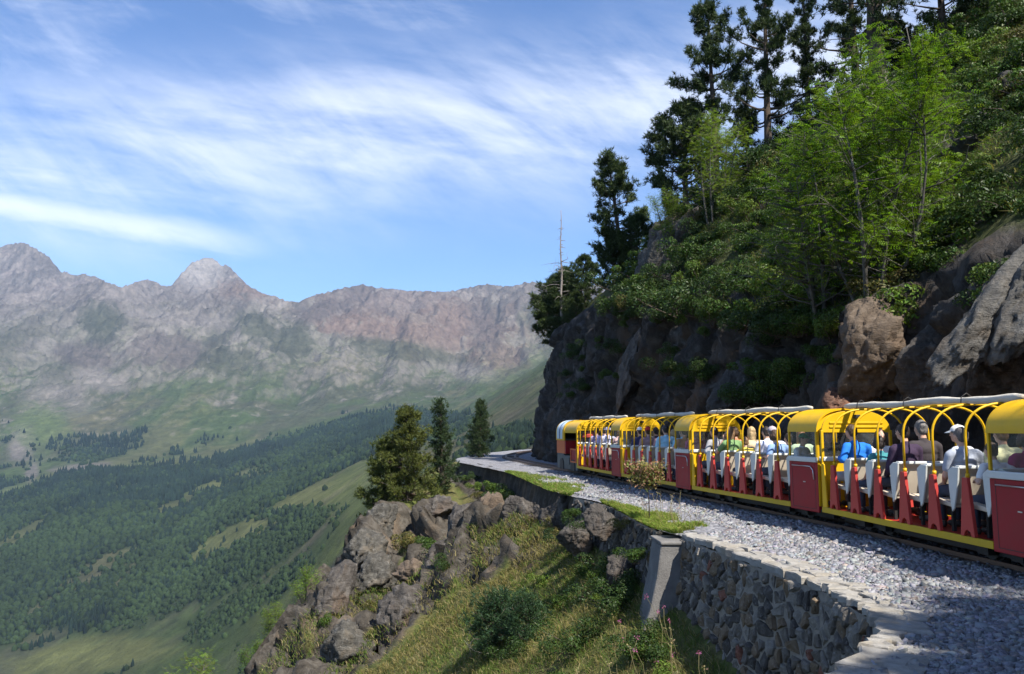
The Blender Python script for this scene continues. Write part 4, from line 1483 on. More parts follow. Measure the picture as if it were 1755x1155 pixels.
# ------------------------------------------------------------------ the train
M_YEL = paint('yellow_paint', (.66, .385, .009), .38, .14, .28)
M_YELF = paint('yellow_floor_beam', (.47, .315, .012), .45, .15, .3)
M_RED = paint('dark_red_paint', (.27, .010, .016), .45, .2, .25)
M_REDF = paint('red_floor', (.33, .022, .016), .5, .2, .4)
M_PYL = paint('red_pillar_paint', (.42, .045, .036), .42, .15, .15)
M_WHT = paint('white_fibreglass', (.56, .57, .53), .35, .08, .12)
M_CRM = paint('cream_seat_back', (.55, .47, .36), .45, .1, .15)
M_BLK = plain('dark_running_gear', (.022, .021, .020), .6, .4, 6, .4, .01, 30)
M_GREY = paint('loco_grey_paint', (.09, .10, .098), .5, .12, .35)
M_ORG = paint('orange_paint', (.55, .13, .040), .4, .1, .2)
M_BLUE = paint('blue_stripe_paint', (.075, .16, .36), .35, .1, .1)
M_LBL = paint('pale_stripe_paint', (.55, .66, .72), .35, .08, .1)
M_DARKIN = plain('dark_cab_interior', (.035, .025, .025), .8, .3)
M_CHROME = plain('bare_steel_tube', (.55, .55, .55), .3, .1, 8, .1, .002, 40, .9)


def canvas_mat():
    t = NT('rolled_canvas')
    v = t.pos()
    n = t.noise(3, 7, .6, v)
    c = t.mix(n, (.44, .40, .33), (.62, .58, .50))
    return t.principled(c, .85, t.bump(t.noise(9, 6, .6, t.pos((1, .35, 1))), .8, .03), spec=.2)


def glass_mat():
    t = NT('clear_pane')
    g = t.node('ShaderNodeBsdfGlossy'); g.inputs['Roughness'].default_value = .04
    tr = t.node('ShaderNodeBsdfTransparent'); tr.inputs['Color'].default_value = (.93, .94, .93, 1)
    d = t.node('ShaderNodeBsdfDiffuse'); d.inputs['Color'].default_value = (.5, .5, .5, 1)
    m1 = t.node('ShaderNodeMixShader'); m1.inputs[0].default_value = .025
    t.l.new(tr.outputs[0], m1.inputs[1]); t.l.new(d.outputs[0], m1.inputs[2])
    lw = t.node('ShaderNodeLayerWeight'); lw.inputs['Blend'].default_value = .5
    fr = t.node('ShaderNodeMath', operation='MULTIPLY_ADD')
    t.l.new(t.math('POWER', lw.outputs['Facing'], 4.0), fr.inputs[0]); fr.inputs[1].default_value = .30; fr.inputs[2].default_value = .025
    m2 = t.node('ShaderNodeMixShader')
    t.l.new(fr.outputs[0], m2.inputs[0]); t.l.new(m1.outputs[0], m2.inputs[1]); t.l.new(g.outputs[0], m2.inputs[2])
    t.l.new(m2.outputs[0], t.out.inputs['Surface'])
    return t.m


M_CANVAS = canvas_mat()
M_GLASS = glass_mat()
HW, SK0, FL, PYT, SPR, CROWN = .62, .335, .42, 1.13, 1.62, 2.04
CARLEN = 5.18
POSTS = [.445 + .68 * i for i in range(6)]
HOOD0 = 4.28


def arch(hw, z0, top, n=20):
    """arch outline from left foot to right foot"""
    pts = []
    for i in range(n + 1):
        a = math.pi - math.pi * i / n
        c, s = math.cos(a), math.sin(a)
        pts.append((hw * math.copysign(abs(c) ** .80, c), z0 + (top - z0) * abs(s) ** .88))
    return pts


def wheelset(root, y):
    for sx in (-1, 1):
        w = MB()
        ring = [(math.cos(2 * math.pi * k / 20), math.sin(2 * math.pi * k / 20)) for k in range(20)]
        w.prism([(y + c * .165, .30 + s * .165) for c, s in ring], 'x', sx * .235, sx * .30)
        w.prism([(y + c * .19, .30 + s * .19) for c, s in ring], 'x', sx * .205, sx * .235)
        wo = w.obj('wheel', M_BLK, root)
        MB().tube([(sx * .30, y, .30), (sx * .36, y, .30)], .05, 10).obj('hub', M_BLK, wo)
    MB().tube([(-.30, y, .30), (.30, y, .30)], .03, 8).obj('axle', M_BLK, root)
    for sx in (-1, 1):
        MB().box((sx * .36 - .05, y - .10, .20), (sx * .36 + .05, y + .10, .36)).obj('axle_box', M_BLK, root)


def end_panel(root, y, name='end_panel', yel=None):
    """end wall: lower panel, window band with pane, lunette with two ribs"""
    yel = yel or M_YEL
    t = .03
    w = HW - .015
    e = MB().box((-w, y - t, FL), (w, y, 1.18)).obj(name, yel, root, bevel=.006)
    MB().box((-w, y - t - .03, 1.183), (w, y + .03, 1.25)).obj('white_ledge', M_WHT, e, bevel=.01)
    MB().box((-w + .03, y - t * .6, 1.25), (w - .03, y - t * .4, 1.66)).obj('pane', M_GLASS, e)
    lun = [(-w, 1.66)] + [p for p in arch(w, SPR + .06, CROWN - .01)] + [(w, 1.66)]
    l = MB().prism(lun, 'y', y - t, y).obj('lunette', yel, root, bevel=.004)
    for z in (1.74, 1.81):
        MB().box((-w * .78, y - t - .014, z), (w * .78, y - t - .002, z + .028)).obj('rib', yel, l, bevel=.004)
    for sx in (-1, 1):
        MB().box((sx * w - .022, y - t - .01, FL), (sx * w + .022, y + .01, 1.70)).obj('corner_post', yel, e, bevel=.006)
    lamp = MB().box((-.05, y - t - .07, 1.90), (.05, y - t, 1.96)).obj('lamp', M_BLK, l, bevel=.008)
    return e


def build_car():
    root = empty('passenger_carriage')
    # underframe
    uf = MB().box((-.30, -CARLEN + .1, .20), (-.22, -.1, .33)).box((.22, -CARLEN + .1, .20), (.30, -.1, .33))
    for y in (-.5, -1.6, -2.6, -3.6, -4.7): uf.box((-.22, y - .05, .22), (.22, y + .05, .32))
    uf.box((-.55, -CARLEN + .35, .335), (.55, -.35, .36))
    uf.obj('underframe', M_BLK, root)
    for y in (-.85, -1.45, -3.75, -4.35): wheelset(root, y)
    MB().box((-.05, .0, .27), (.05, .11, .33)).obj('coupler', M_BLK, root)
    MB().box((-HW + .02, -CARLEN + .03, .365), (HW - .02, -.03, FL)).obj('floor', M_REDF, root)
    for sx in (-1, 1):
        MB().box((sx * HW - .02, -HOOD0, SK0), (sx * HW + .02, 0, FL + .004)).obj('floor_beam', M_YELF, root, bevel=.005)
    # front end wall, two low side flanks beside it
    end_panel(root, -.01)
    for sx in (-1, 1):
        MB().prism([(-.035, FL + .006), (-.17, FL + .006), (-.15, .70), (-.12, 1.0), (-.11, 1.13), (-.035, 1.15)], 'x', sx * HW - .012, sx * HW + .012).obj('side_flank', M_YEL, root, bevel=.004)
    # pillars and hoops
    for o in POSTS:
        y = -o
        for sx in (-1, 1):
            prof = [(y - .135, FL + .006), (y - .075, FL + .006), (y - .05, FL + .06), (y, FL + .085), (y + .05, FL + .06), (y + .075, FL + .006), (y + .135, FL + .006),
                    (y + .12, FL + .12), (y + .05, PYT), (y - .05, PYT), (y - .12, FL + .12)]
            pl = MB().prism(prof, 'x', sx * HW - .035, sx * HW + .012).obj('pillar', M_PYL, root, bevel=.006)
            MB().tube([(sx * (HW - .012), y, PYT - .004), (sx * (HW - .012), y, PYT + .05)], .026, 10).obj('socket', M_YEL, pl)
        pts = [(-HW + .012, y, PYT + .045)] + [(x, y, z) for x, z in arch(HW - .012, SPR, CROWN)] + [(HW - .012, y, PYT + .045)]
        MB().tube(pts, .0165, 8).obj('hoop', M_YEL, root)
    MB().tube([(0, -.03, CROWN + .012), (0, -HOOD0, CROWN + .012)], .014, 6).obj('ridge_tube', M_YEL, root)
    # hood at the rear: red sides, white ledge, panes, barrel roof
    w = HW
    for sx in (-1, 1):
        pn = MB().box((sx * w - .016, -CARLEN, SK0 - .02), (sx * w + .016, -HOOD0 - .002, 1.15)).obj('hood_side', M_RED, root, bevel=.008)
        MB().box((sx * w - .05, -CARLEN, 1.153), (sx * w + .022, -HOOD0 - .002, 1.24)).obj('white_ledge', M_WHT, pn, bevel=.012)
        MB().tube([(sx * (w + .03), -HOOD0 - .12, 1.08), (sx * (w + .03), -CARLEN + .2, 1.08), (sx * (w + .03), -CARLEN + .12, 1.02), (sx * (w + .03), -CARLEN + .10, .86)], .010, 6).obj('grab_rail', M_CHROME, pn)
        MB().box((sx * (w + .018) - .004, -CARLEN + .38, .80), (sx * (w + .018) + .004, -CARLEN + .45, .815)).obj('latch', M_CHROME, pn)
        sm = MB()
        for yy in (-HOOD0 - .10, -CARLEN + .08): sm.box((sx * (w + .0165) - .0015, yy - .004, SK0 + .03), (sx * (w + .0165) + .0015, yy + .004, 1.13))
        sm.box((sx * (w + .0165) - .0015, -CARLEN + .084, SK0 + .03), (sx * (w + .0165) + .0015, -HOOD0 - .104, SK0 + .038))
        sm.obj('door_seam', M_BLK, pn)
        MB().box((sx * w - .004, -CARLEN + .05, 1.24), (sx * w + .004, -HOOD0 - .04, 1.70)).obj('pane', M_GLASS, pn)
        for y in (-HOOD0 - .015, -CARLEN + .02):
            MB().box((sx * w - .018, y - .018, 1.155), (sx * w + .018, y + .018, 1.70)).obj('window_post', M_YEL, pn, bevel=.004)
    outer, inner = arch(w + .02, SPR + .05, CROWN + .035, 24), arch(w - .006, SPR + .05, CROWN + .005, 24)
    outer = [(-w - .02, 1.67)] + outer + [(w + .02, 1.67)]; inner = [(-w + .006, 1.67)] + inner + [(w - .006, 1.67)]
    n = len(outer)
    vs = [(x, y, z) for y in (-HOOD0 + .01, -CARLEN - .02) for x, z in outer] + [(x, y, z) for y in (-HOOD0 + .01, -CARLEN - .02) for x, z in inner]
    fs = []
    for i in range(n - 1):
        fs += [(i, n + i, n + i + 1, i + 1), (2 * n + i, 2 * n + i + 1, 3 * n + i + 1, 3 * n + i), (i, i + 1, 2 * n + i + 1, 2 * n + i), (n + i, 3 * n + i, 3 * n + i + 1, n + i + 1)]
    fs += [(0, 2 * n, 3 * n, n), (n - 1, 2 * n - 1, 4 * n - 1, 3 * n - 1)]
    hr = MB().add(vs, fs).obj('hood_roof', M_YEL, root)
    hr.data.polygons.foreach_set('use_smooth', [True] * len(fs))
    em = hr.modifiers.new('split', 'EDGE_SPLIT'); em.split_angle = math.radians(40)
    end_panel(root, -CARLEN + .035, 'rear_panel')
    # benches: shell back with side wings, seat, dark support
    for i in range(6):
        y = -(.70 + .68 * i)
        bench(root, y, 1)
    bench(root, -4.52, -1)
    # rolled canvas on top
    pts, rs = [], []
    rng = random.Random(4)
    for k in range(34):
        t = k / 33
        pts.append((-.10 + .02 * math.sin(t * 9), .10 - t * (HOOD0 + .02), CROWN + .060 + .012 * math.sin(t * 13)))
        rs.append(0.047 * (1 + .22 * math.sin(t * 31 + 1) * math.sin(t * 11)) * (.75 if k in (0, 33) else 1))
    cv = MB().tube(pts, rs, 12).obj('rolled_canvas', M_CANVAS, root)
    for o in POSTS[::2]:
        MB().tube([(-.185, -o, CROWN + .02), (-.175, -o, CROWN + .10), (-.10, -o, CROWN + .15), (-.03, -o, CROWN + .10), (-.02, -o, CROWN + .02)], .007, 5).obj('tie_strap', M_BLK, cv)
    return root


def bench(root, y, facing):
    """y: foot of the back; facing +1 looks forward (towards the engine)"""
    f = facing
    w = HW - .075
    top = FL + .83
    # back shell: leaning back, curved at the top
    prof = [(0, FL + .36), (-.05, FL + .55), (-.10, FL + .76), (-.125, top - .01), (-.17, top), (-.175, top - .035), (-.135, FL + .74), (-.085, FL + .54), (-.035, FL + .36)]
    b = MB().prism([(y + f * a, z) for a, z in prof], 'x', -w, w).obj('seat_back', M_CRM, root)
    MB().prism([(y + f * a, z) for a, z in [(-.105, top - .028), (-.105, top + .012), (-.19, top + .012), (-.195, top - .028)]], 'x', -w - .012, w + .012).obj('top_rail', M_WHT, b, bevel=.012)
    for sx in (-1, 1):
        wing = [(.03, top - .06), (-.06, top - .005), (-.19, top - .008), (-.165, FL + .66), (-.11, FL + .45), (-.06, FL + .30), (-.02, FL + .26), (0, FL + .36), (.02, FL + .55)]
        MB().prism([(y + f * a, z) for a, z in wing], 'x', sx * w, sx * (w + .028)).obj('seat_wing', M_WHT, b, bevel=.008)
    s = MB().prism([(y + f * a, z) for a, z in [(-.02, FL + .36), (.36, FL + .41), (.39, FL + .39), (.38, FL + .34), (-.02, FL + .31)]], 'x', -w, w).obj('seat', M_CRM, root, bevel=.012)
    for sx in (-1, 1):
        MB().box((sx * (w - .08) - .02, min(y + f * .1, y + f * .14), FL + .002), (sx * (w - .08) + .02, max(y + f * .1, y + f * .14), FL + .33)).obj('seat_leg', M_BLK, root)


CAR_P = [((5.215, 13.925), .0867), ((4.163, 19.10), .2007), ((3.2295, 24.295), .1777), ((2.322, 29.496), .1728)]


def car_frame(k):
    (x, y), t = CAR_P[k]
    return Vector((x + HW * math.cos(t), y + HW * math.sin(t), 0)), t


def car_point(k, o, lx, z):
    """world position of a point o metres behind the car's front, lx from its middle"""
    c, t = car_frame(k)
    return Vector((c.x + o * math.sin(t) + lx * math.cos(t), c.y - o * math.cos(t) + lx * math.sin(t), z))


car = build_car()
LAB = ['nearest yellow and red open carriage with rolled canvas roof', 'second open carriage from the viewer with a boy at its rear window',
       'third open carriage from the viewer, partly behind the small sapling', 'frontmost open carriage right behind the locomotive']
for k in range(4):
    o = car if k == 0 else copy_tree(car)
    c, t = car_frame(k)
    o.location = (c.x, c.y, 0.0)
    o.rotation_euler = (0, 0, t)
    tag(o, LAB[k], 'carriage', 'open carriages of the little train')


def build_loco():
    root = empty('locomotive', label='small yellow, orange and grey locomotive at the head of the train', cat='locomotive')
    L = 3.0
    # local: rear at y=0, front at y=+L
    ch = MB().prism([(.0, .22), (L, .22), (L, .78), (2.0, .78), (1.95, .72), (.95, .72), (.9, .52), (0, .52)], 'x', -.58, .58).obj('chassis', M_GREY, root, bevel=.02)
    for y in (.55, 2.2): wheelset(root, y)
    for sx in (-1, 1):
        for y in (.55, 2.2):
            MB().prism([(y - .30, .20), (y + .30, .20), (y + .26, .50), (y + .12, .60), (y - .12, .60), (y - .26, .50)], 'x', sx * .583, sx * .61).obj('axle_guard', M_BLK, ch)
        MB().box((sx * .60 - .02, 1.0, .40), (sx * .60 + .02, 1.75, .66)).obj('tool_box', M_GREY, ch, bevel=.01)
    MB().box((-.585, .02, .525), (.585, .80, .98)).obj('rear_box', M_RED, root, bevel=.01)
    for sx in (-1, 1):
        fr = MB()
        for a, b in (((.02, .50), (.86, .55)), ((.02, .95), (.86, 1.0)), ((.02, .55), (.07, .95)), ((.81, .55), (.86, .95))):
            fr.box((sx * .60 - .012, a[0], a[1]), (sx * .60 + .012, b[0], b[1]))
        fr.obj('orange_frame', M_ORG, root)
    nose = MB().box((-.60, 1.75, .785), (.60, L - .02, 1.28)).obj('nose_panel', M_ORG, root, bevel=.02)
    MB().box((-.59, 1.62, .785), (.59, 1.747, 1.26)).obj('red_dashboard', M_RED, root, bevel=.01)
    # cab shell: thick arch from y=1.75 to L, stripes on its flanks
    def shell(y0, y1, o_, i_, mat, name, par, z0=1.285):
        outer = [(-o_, z0)] + arch(o_, SPR - .05, CROWN + (o_ - .62) + .02, 24) + [(o_, z0)]
        inner = [(-i_, z0)] + arch(i_, SPR - .05, CROWN + (i_ - .62) + .02, 24) + [(i_, z0)]
        n = len(outer)
        vs = [(x, y, z) for y in (y0, y1) for x, z in outer] + [(x, y, z) for y in (y0, y1) for x, z in inner]
        fs = []
        for i in range(n - 1):
            fs += [(i, n + i, n + i + 1, i + 1), (2 * n + i, 2 * n + i + 1, 3 * n + i + 1, 3 * n + i), (i, i + 1, 2 * n + i + 1, 2 * n + i), (n + i, 3 * n + i, 3 * n + i + 1, n + i + 1)]
        fs += [(0, 2 * n, 3 * n, n), (n - 1, 2 * n - 1, 4 * n - 1, 3 * n - 1)]
        return MB().add(vs, fs).obj(name, mat, par)
    cab = shell(1.75, L, .62, .57, M_YEL, 'cab_roof', root)
    shell(2.0, 2.32, .626, .6205, M_LBL, 'pale_stripe', cab, 1.34)
    shell(2.36, 2.5, .626, .6205, M_BLUE, 'blue_stripe', cab, 1.34)
    shell(2.54, 2.86, .626, .6205, M_LBL, 'pale_stripe', cab, 1.34)
    roof = shell(.05, 1.74, .60, .57, M_YEL, 'rear_roof', root, 1.66)
    for sx in (-1, 1):
        MB().tube([(sx * .57, .08, .98), (sx * .57, .08, 1.70)], .018, 8).obj('roof_post', M_YEL, root)
    MB().box((-.56, 1.66, 1.30), (.56, 1.745, 1.36)).obj('bulkhead', M_DARKIN, root)
    MB().prism([(-.56, 1.30), (.56, 1.30)] + [(-x, z) for x, z in arch(.56, SPR - .05, CROWN - .06, 16)], 'y', L - .05, L - .02).obj('front_wall', M_DARKIN, root)
    MB().box((-.45, .25, .985), (.45, .75, 1.06)).obj('driver_seat', M_DARKIN, root, bevel=.02)
    MB().box((-.45, .18, 1.06), (.45, .25, 1.42)).obj('seat_back', M_DARKIN, root, bevel=.02)
    c, t = car_frame(3)
    t2 = .185
    root.location = (c.x - .14 * math.sin(t), c.y + .14 * math.cos(t), 0)
    root.rotation_euler = (0, 0, t2)
    return root


loco = build_loco()
# ------------------------------------------------------------------ passengers
M_SKIN = plain('skin', (.52, .31, .22), .55, .12, 20, .1, .002, 90)
M_EYEW = plain('eye_white', (.7, .7, .7), .3, .02)
M_IRIS = plain('iris', (.03, .02, .015), .2, .02)
M_LIP = plain('lips', (.40, .14, .12), .5, .05)
M_SHOE = plain('shoe_leather', (.05, .045, .04), .6, .2)


def cloth(c):
    key = 'cloth_%03d_%03d_%03d' % tuple(int(x * 100) for x in c)
    if key in bpy.data.materials: return bpy.data.materials[key]
    t = NT(key)
    v = t.pos()
    col = t.mix(t.noise(7, 5, .6, v), tuple(x * .86 for x in c), tuple(min(1, x * 1.1) for x in c))
    return t.principled(col, .85, t.bump(t.noise(14, 5, .55, t.pos((1, 1, .6))), .5, .02), spec=.2)


def hairmat(c):
    key = 'hair_%03d_%03d_%03d' % tuple(int(x * 100) for x in c)
    if key in bpy.data.materials: return bpy.data.materials[key]
    t = NT(key)
    v = t.pos((40, 40, 7))
    col = t.mix(t.noise(2, 5, .6, v), tuple(x * .5 for x in c), tuple(min(1, x * 1.4) for x in c))
    return t.principled(col, .5, t.bump(t.noise(3, 4, .6, v), .8, .01), spec=.4)


def remesh(mb, name, voxel, smooth=3):
    o = bpy.data.objects.new('tmp', mb.mesh('tmp'))
    COL.objects.link(o)
    m = o.modifiers.new('r', 'REMESH'); m.mode = 'VOXEL'; m.voxel_size = voxel
    s = o.modifiers.new('s', 'SMOOTH'); s.factor = .5; s.iterations = smooth
    bpy.context.view_layer.update()
    ev = o.evaluated_get(bpy.context.evaluated_depsgraph_get())
    me = bpy.data.meshes.new_from_object(ev)
    me.name = name
    old = o.data
    bpy.data.objects.remove(o); bpy.data.meshes.remove(old)
    me.polygons.foreach_set('use_smooth', [True] * len(me.polygons))
    return me


def cap(mb, a, b, ra, rb, seg=12):
    """tapered limb with rounded ends"""
    a, b = Vector(a), Vector(b)
    mb.tube([a, b], [ra, rb], seg)
    mb.ell(a, (ra,) * 3, seg, 8); mb.ell(b, (rb,) * 3, seg, 8)


POSES = {
    'rest': dict(l=[(-.20, -.03, .97), (-.25, .02, .70), (-.13, .24, .60)], r=[(.20, -.03, .97), (.25, .02, .70), (.13, .24, .60)], lean=0.0, fing=(0, .9, -.35)),
    'lean': dict(l=[(-.20, .0, .97), (-.33, -.06, .78), (-.20, .17, .80)], r=[(.20, -.03, .97), (.26, .03, .71), (.14, .24, .60)], lean=.06, fing=(.3, .9, -.2)),
    'fold': dict(l=[(-.19, .05, .95), (-.27, .20, .76), (.02, .34, .80)], r=[(.19, .05, .95), (.27, .22, .76), (-.04, .37, .81)], lean=.13, fing=None),
    'chin': dict(l=[(-.20, -.02, .97), (-.24, .20, .78), (-.085, .15, 1.07)], r=[(.20, -.03, .97), (.25, .02, .70), (.13, .24, .60)], lean=.02, fing=(.1, .1, 1)),
}


def hand(mb, w, d, side):
    """palm, four fingers with a knuckle bend and a thumb from the side of the palm"""
    w = Vector(w); d = Vector(d).normalized()
    up = Vector((0, 0, 1)) if abs(d.z) < .8 else Vector((0, 1, 0))
    across = d.cross(up).normalized()
    nrm = across.cross(d).normalized()
    pc = w + d * .045
    for k in range(4):
        a = w + across * (-.020 + .0135 * k) * 1.1
        cap(mb, a + d * .005, a + d * .075, .0145, .012, 8)
        ln = (.062, .072, .066, .052)[k] if side > 0 else (.052, .066, .072, .062)[k]
        b = a + d * .085
        m = b + d * ln * .5 - nrm * .006
        e = m + d * ln * .42 - nrm * .018
        cap(mb, b, m, .0098, .0092, 7); cap(mb, m, e, .0092, .0082, 7)
    ts = -1 if side > 0 else 1
    a = w + across * .026 * ts + d * .02
    b = a + across * .022 * ts + d * .035
    cap(mb, a, b, .0125, .0105, 7); cap(mb, b, b + d * .03 + across * .003 * ts - nrm * .006, .0105, .0088, 7)


def torso(mb, ln, g=0.0, neck=True):
    T = lambda x, y, z: (x, y + ln * max(0, (z - .5)) / .5, z)
    mb.ell(T(0, -.005, .52), (.165 + g, .125 + g, .12 + g)); mb.ell(T(0, -.01, .66), (.150 + g, .115 + g, .15 + g)); mb.ell(T(0, -.015, .82), (.165 + g, .118 + g, .15 + g))
    mb.ell(T(0, -.03, .92), (.175 + g, .105 + g, .10 + g))
    cap(mb, T(-.165, -.03, .985), T(.165, -.03, .985), .060 + g, .060 + g)
    if neck: cap(mb, T(0, -.025, 1.0), T(0, .0, 1.13), .058, .052)


def build_pose(key):
    p = POSES[key]
    ln = p['lean']
    H = Vector((0, ln * 1.35, 0))
    b = MB()
    torso(b, ln)
    for side, arm in ((-1, p['l']), (1, p['r'])):
        s, e, w = arm
        cap(b, s, e, .052, .041); cap(b, e, w, .041, .028)
        d = Vector(p['fing']) if p['fing'] is not None else (Vector(w) - Vector(e))
        if p['fing'] is not None and side > 0: d = Vector((-d.x, d.y, d.z)) if key != 'chin' else Vector((0, .9, -.35))
        if key == 'chin' and side < 0: d = Vector((.35, .05, 1))
        hand(b, w, d, side)
        cap(b, (side * .095, .0, .51), (side * .11, .37, .50), .085, .062); cap(b, (side * .11, .37, .50), (side * .11, .36, .10), .058, .040)
        cap(b, (side * .11, .35, .045), (side * .12, .53, .035), .042, .034)
    hc = Vector((0, .025, 1.225)) + H
    b.ell(hc, (.076, .094, .112), 18, 12); b.ell(hc + Vector((0, .022, -.055)), (.058, .070, .062)); b.ell(hc + Vector((0, .062, -.088)), (.026, .024, .020))
    cap(b, hc + Vector((0, .088, .018)), hc + Vector((0, .108, -.018)), .010, .015, 8)
    for sx in (-1, 1):
        b.ell(hc + Vector((sx * .078, -.004, -.006)), (.011, .020, .032)); b.ell(hc + Vector((sx * .030, .080, .028)), (.026, .012, .010)); b.ell(hc + Vector((sx * .040, .068, -.022)), (.022, .018, .018))
    body = remesh(b, 'person_body_' + key, 0.0104, 2)
    body.materials.append(M_SKIN)
    tops = {}
    for sl in ('short', 'long'):
        t = MB()
        torso(t, ln, .014, False)
        T = lambda x, y, z: (x, y + ln * max(0, (z - .5)) / .5, z)
        cap(t, T(0, -.028, 1.0), T(0, -.018, 1.052), .072, .064)
        for arm in (p['l'], p['r']):
            s, e, w = [Vector(q) for q in arm]
            if sl == 'short': cap(t, s, s.lerp(e, .62), .068, .062)
            else:
                cap(t, s, e, .068, .056); cap(t, e, e.lerp(w, .9), .056, .042)
        tops[sl] = remesh(t, 'shirt_' + key + sl, .014, 2)
    l = MB()
    l.ell((0, 0, .50), (.178, .138, .105))
    for side in (-1, 1):
        cap(l, (side * .095, 0, .51), (side * .11, .37, .50), .097, .074); cap(l, (side * .11, .37, .50), (side * .11, .36, .13), .070, .054)
    legs = remesh(l, 'trousers_' + key, .016, 2)
    sh = MB()
    for side in (-1, 1):
        cap(sh, (side * .11, .335, .048), (side * .12, .54, .04), .050, .042)
    shoes = remesh(sh, 'shoes', .014, 2); shoes.materials.append(M_SHOE)
    eyes = MB()
    for sx in (-1, 1): eyes.ell(hc + Vector((sx * .030, .086, .012)), (.0135, .009, .009), 10, 6)
    iris = MB()
    for sx in (-1, 1): iris.ell(hc + Vector((sx * .030, .0925, .012)), (.006, .0045, .006), 8, 6)
    lips = MB().ell(hc + Vector((0, .088, -.052)), (.024, .010, .008), 10, 6)
    return dict(body=body, tops=tops, legs=legs, shoes=shoes, eyes=eyes.mesh('eyes', M_EYEW), iris=iris.mesh('iris', M_IRIS), lips=lips.mesh('lips', M_LIP), head=hc)


PO = {k: build_pose(k) for k in POSES}


def hair_mesh(kind):
    mb = MB()
    mb.ell((0, -.016, .024), (.085, .092, .102), 18, 12)
    if kind == 'short':
        mb.ell((0, -.055, -.02), (.072, .045, .07))
    if kind == 'long':
        mb.ell((0, -.062, -.05), (.084, .05, .12)); mb.ell((-.07, -.02, -.06), (.024, .05, .10)); mb.ell((.07, -.02, -.06), (.024, .05, .10)); mb.ell((0, -.075, -.14), (.075, .035, .08))
    if kind == 'bob':
        mb.ell((0, -.045, -.015), (.092, .068, .10)); mb.ell((-.074, -.005, -.03), (.026, .05, .07)); mb.ell((.074, -.005, -.03), (.026, .05, .07))
    me = remesh(mb, 'hair_' + kind, .011, 2)
    co = np.zeros(len(me.vertices) * 3); me.vertices.foreach_get('co', co); co = co.reshape(-1, 3)
    nrm = co / np.linalg.norm(co, axis=1)[:, None]
    co = co + nrm * (.010 * fbm(co * np.array([55, 55, 18]), 3, 3) + .006 * fbm(co * 120, 2, 5))[:, None]
    me.vertices.foreach_set('co', co.ravel())
    return me


HAIR = {k: hair_mesh(k) for k in ('short', 'long', 'bob')}


def cap_mesh():
    mb = MB()
    vs, fs = [], []
    seg, rings = 20, 7
    for i in range(rings + 1):
        th = math.pi / 2 * i / rings
        for k in range(seg):
            ph = 2 * math.pi * k / seg
            vs.append((.094 * math.sin(th) * math.cos(ph), -.006 + .108 * math.sin(th) * math.sin(ph), .038 + .092 * math.cos(th)))
    for i in range(rings):
        for k in range(seg): fs.append((i * seg + k, (i + 1) * seg + k, (i + 1) * seg + (k + 1) % seg, i * seg + (k + 1) % seg))
    mb.add(vs, fs, True)
    vs, fs = [], []
    N = 14
    for j, (r, dz) in enumerate(((1.0, 0), (1.0, .008), (1.72, -.028), (1.72, -.022))):
        for k in range(N + 1):
            a = math.pi * (.14 + .72 * k / N)
            vs.append((.094 * math.cos(a) * (1 if r == 1 else 1.08), -.006 + .108 * math.sin(a) * r, .040 + dz))
    n = N + 1
    for k in range(N):
        fs += [(k, k + 1, 2 * n + k + 1, 2 * n + k), (n + k, 3 * n + k, 3 * n + k + 1, n + k + 1), (2 * n + k, 2 * n + k + 1, 3 * n + k + 1, 3 * n + k)]
    mb.add(vs, fs, True)
    mb.ell((0, -.006, .131), (.010, .010, .006), 8, 5)
    return mb.mesh('cap')


def hat_mesh():
    mb = MB()
    mb.ell((0, -.005, .06), (.092, .104, .082), 18, 10)
    mb.tube([(0, -.005, .038), (0, -.005, .046)], [.165, .150], 24)
    return mb.mesh('sun_hat')


CAPM, HATM = cap_mesh(), hat_mesh()


def setmat(o, m):
    if not o.data.materials: o.data.materials.append(None)
    o.material_slots[0].link = 'OBJECT'
    o.material_slots[0].material = m


def person(k, off, lx, label, top, hair=('short', (.05, .03, .02)), pose='rest', sleeve='short', legs=(.06, .07, .10), face=1, turn=0.0, scale=1.0, headwear=None, dz=0.0, skin=None):
    """seated in carriage k, hip off metres behind its front"""
    P = PO[pose]
    w = car_point(k, off, lx, FL + .005 + dz)
    t = CAR_P[k][1]
    b = link('person', P['body'], loc=w, rz=t + (0 if face > 0 else math.pi) + turn, label=label, cat='person', group='passengers on the train')
    b.scale = (scale,) * 3
    s = link('shirt', P['tops'][sleeve], b); setmat(s, cloth(top))
    l = link('trousers', P['legs'], b); setmat(l, cloth(legs))
    link('shoes', P['shoes'], b)
    e = link('eyes', P['eyes'], b); link('iris', P['iris'], e)
    link('lips', P['lips'], b)
    hc = P['head']
    if hair:
        h = link('hair', HAIR[hair[0]], b, loc=hc); setmat(h, hairmat(hair[1]))
    if headwear:
        h = link('cap' if headwear[0] == 'cap' else 'sun_hat', CAPM if headwear[0] == 'cap' else HATM, b, loc=hc)
        setmat(h, cloth(headwear[1]))
        h.rotation_euler = (headwear[2] if len(headwear) > 2 else 0.0, 0, 0)
    return b


BLK, BRN, LBR, GRY, BLD, RDH = (.03, .022, .018), (.07, .04, .022), (.19, .11, .055), (.16, .15, .14), (.52, .37, .19), (.26, .12, .05)
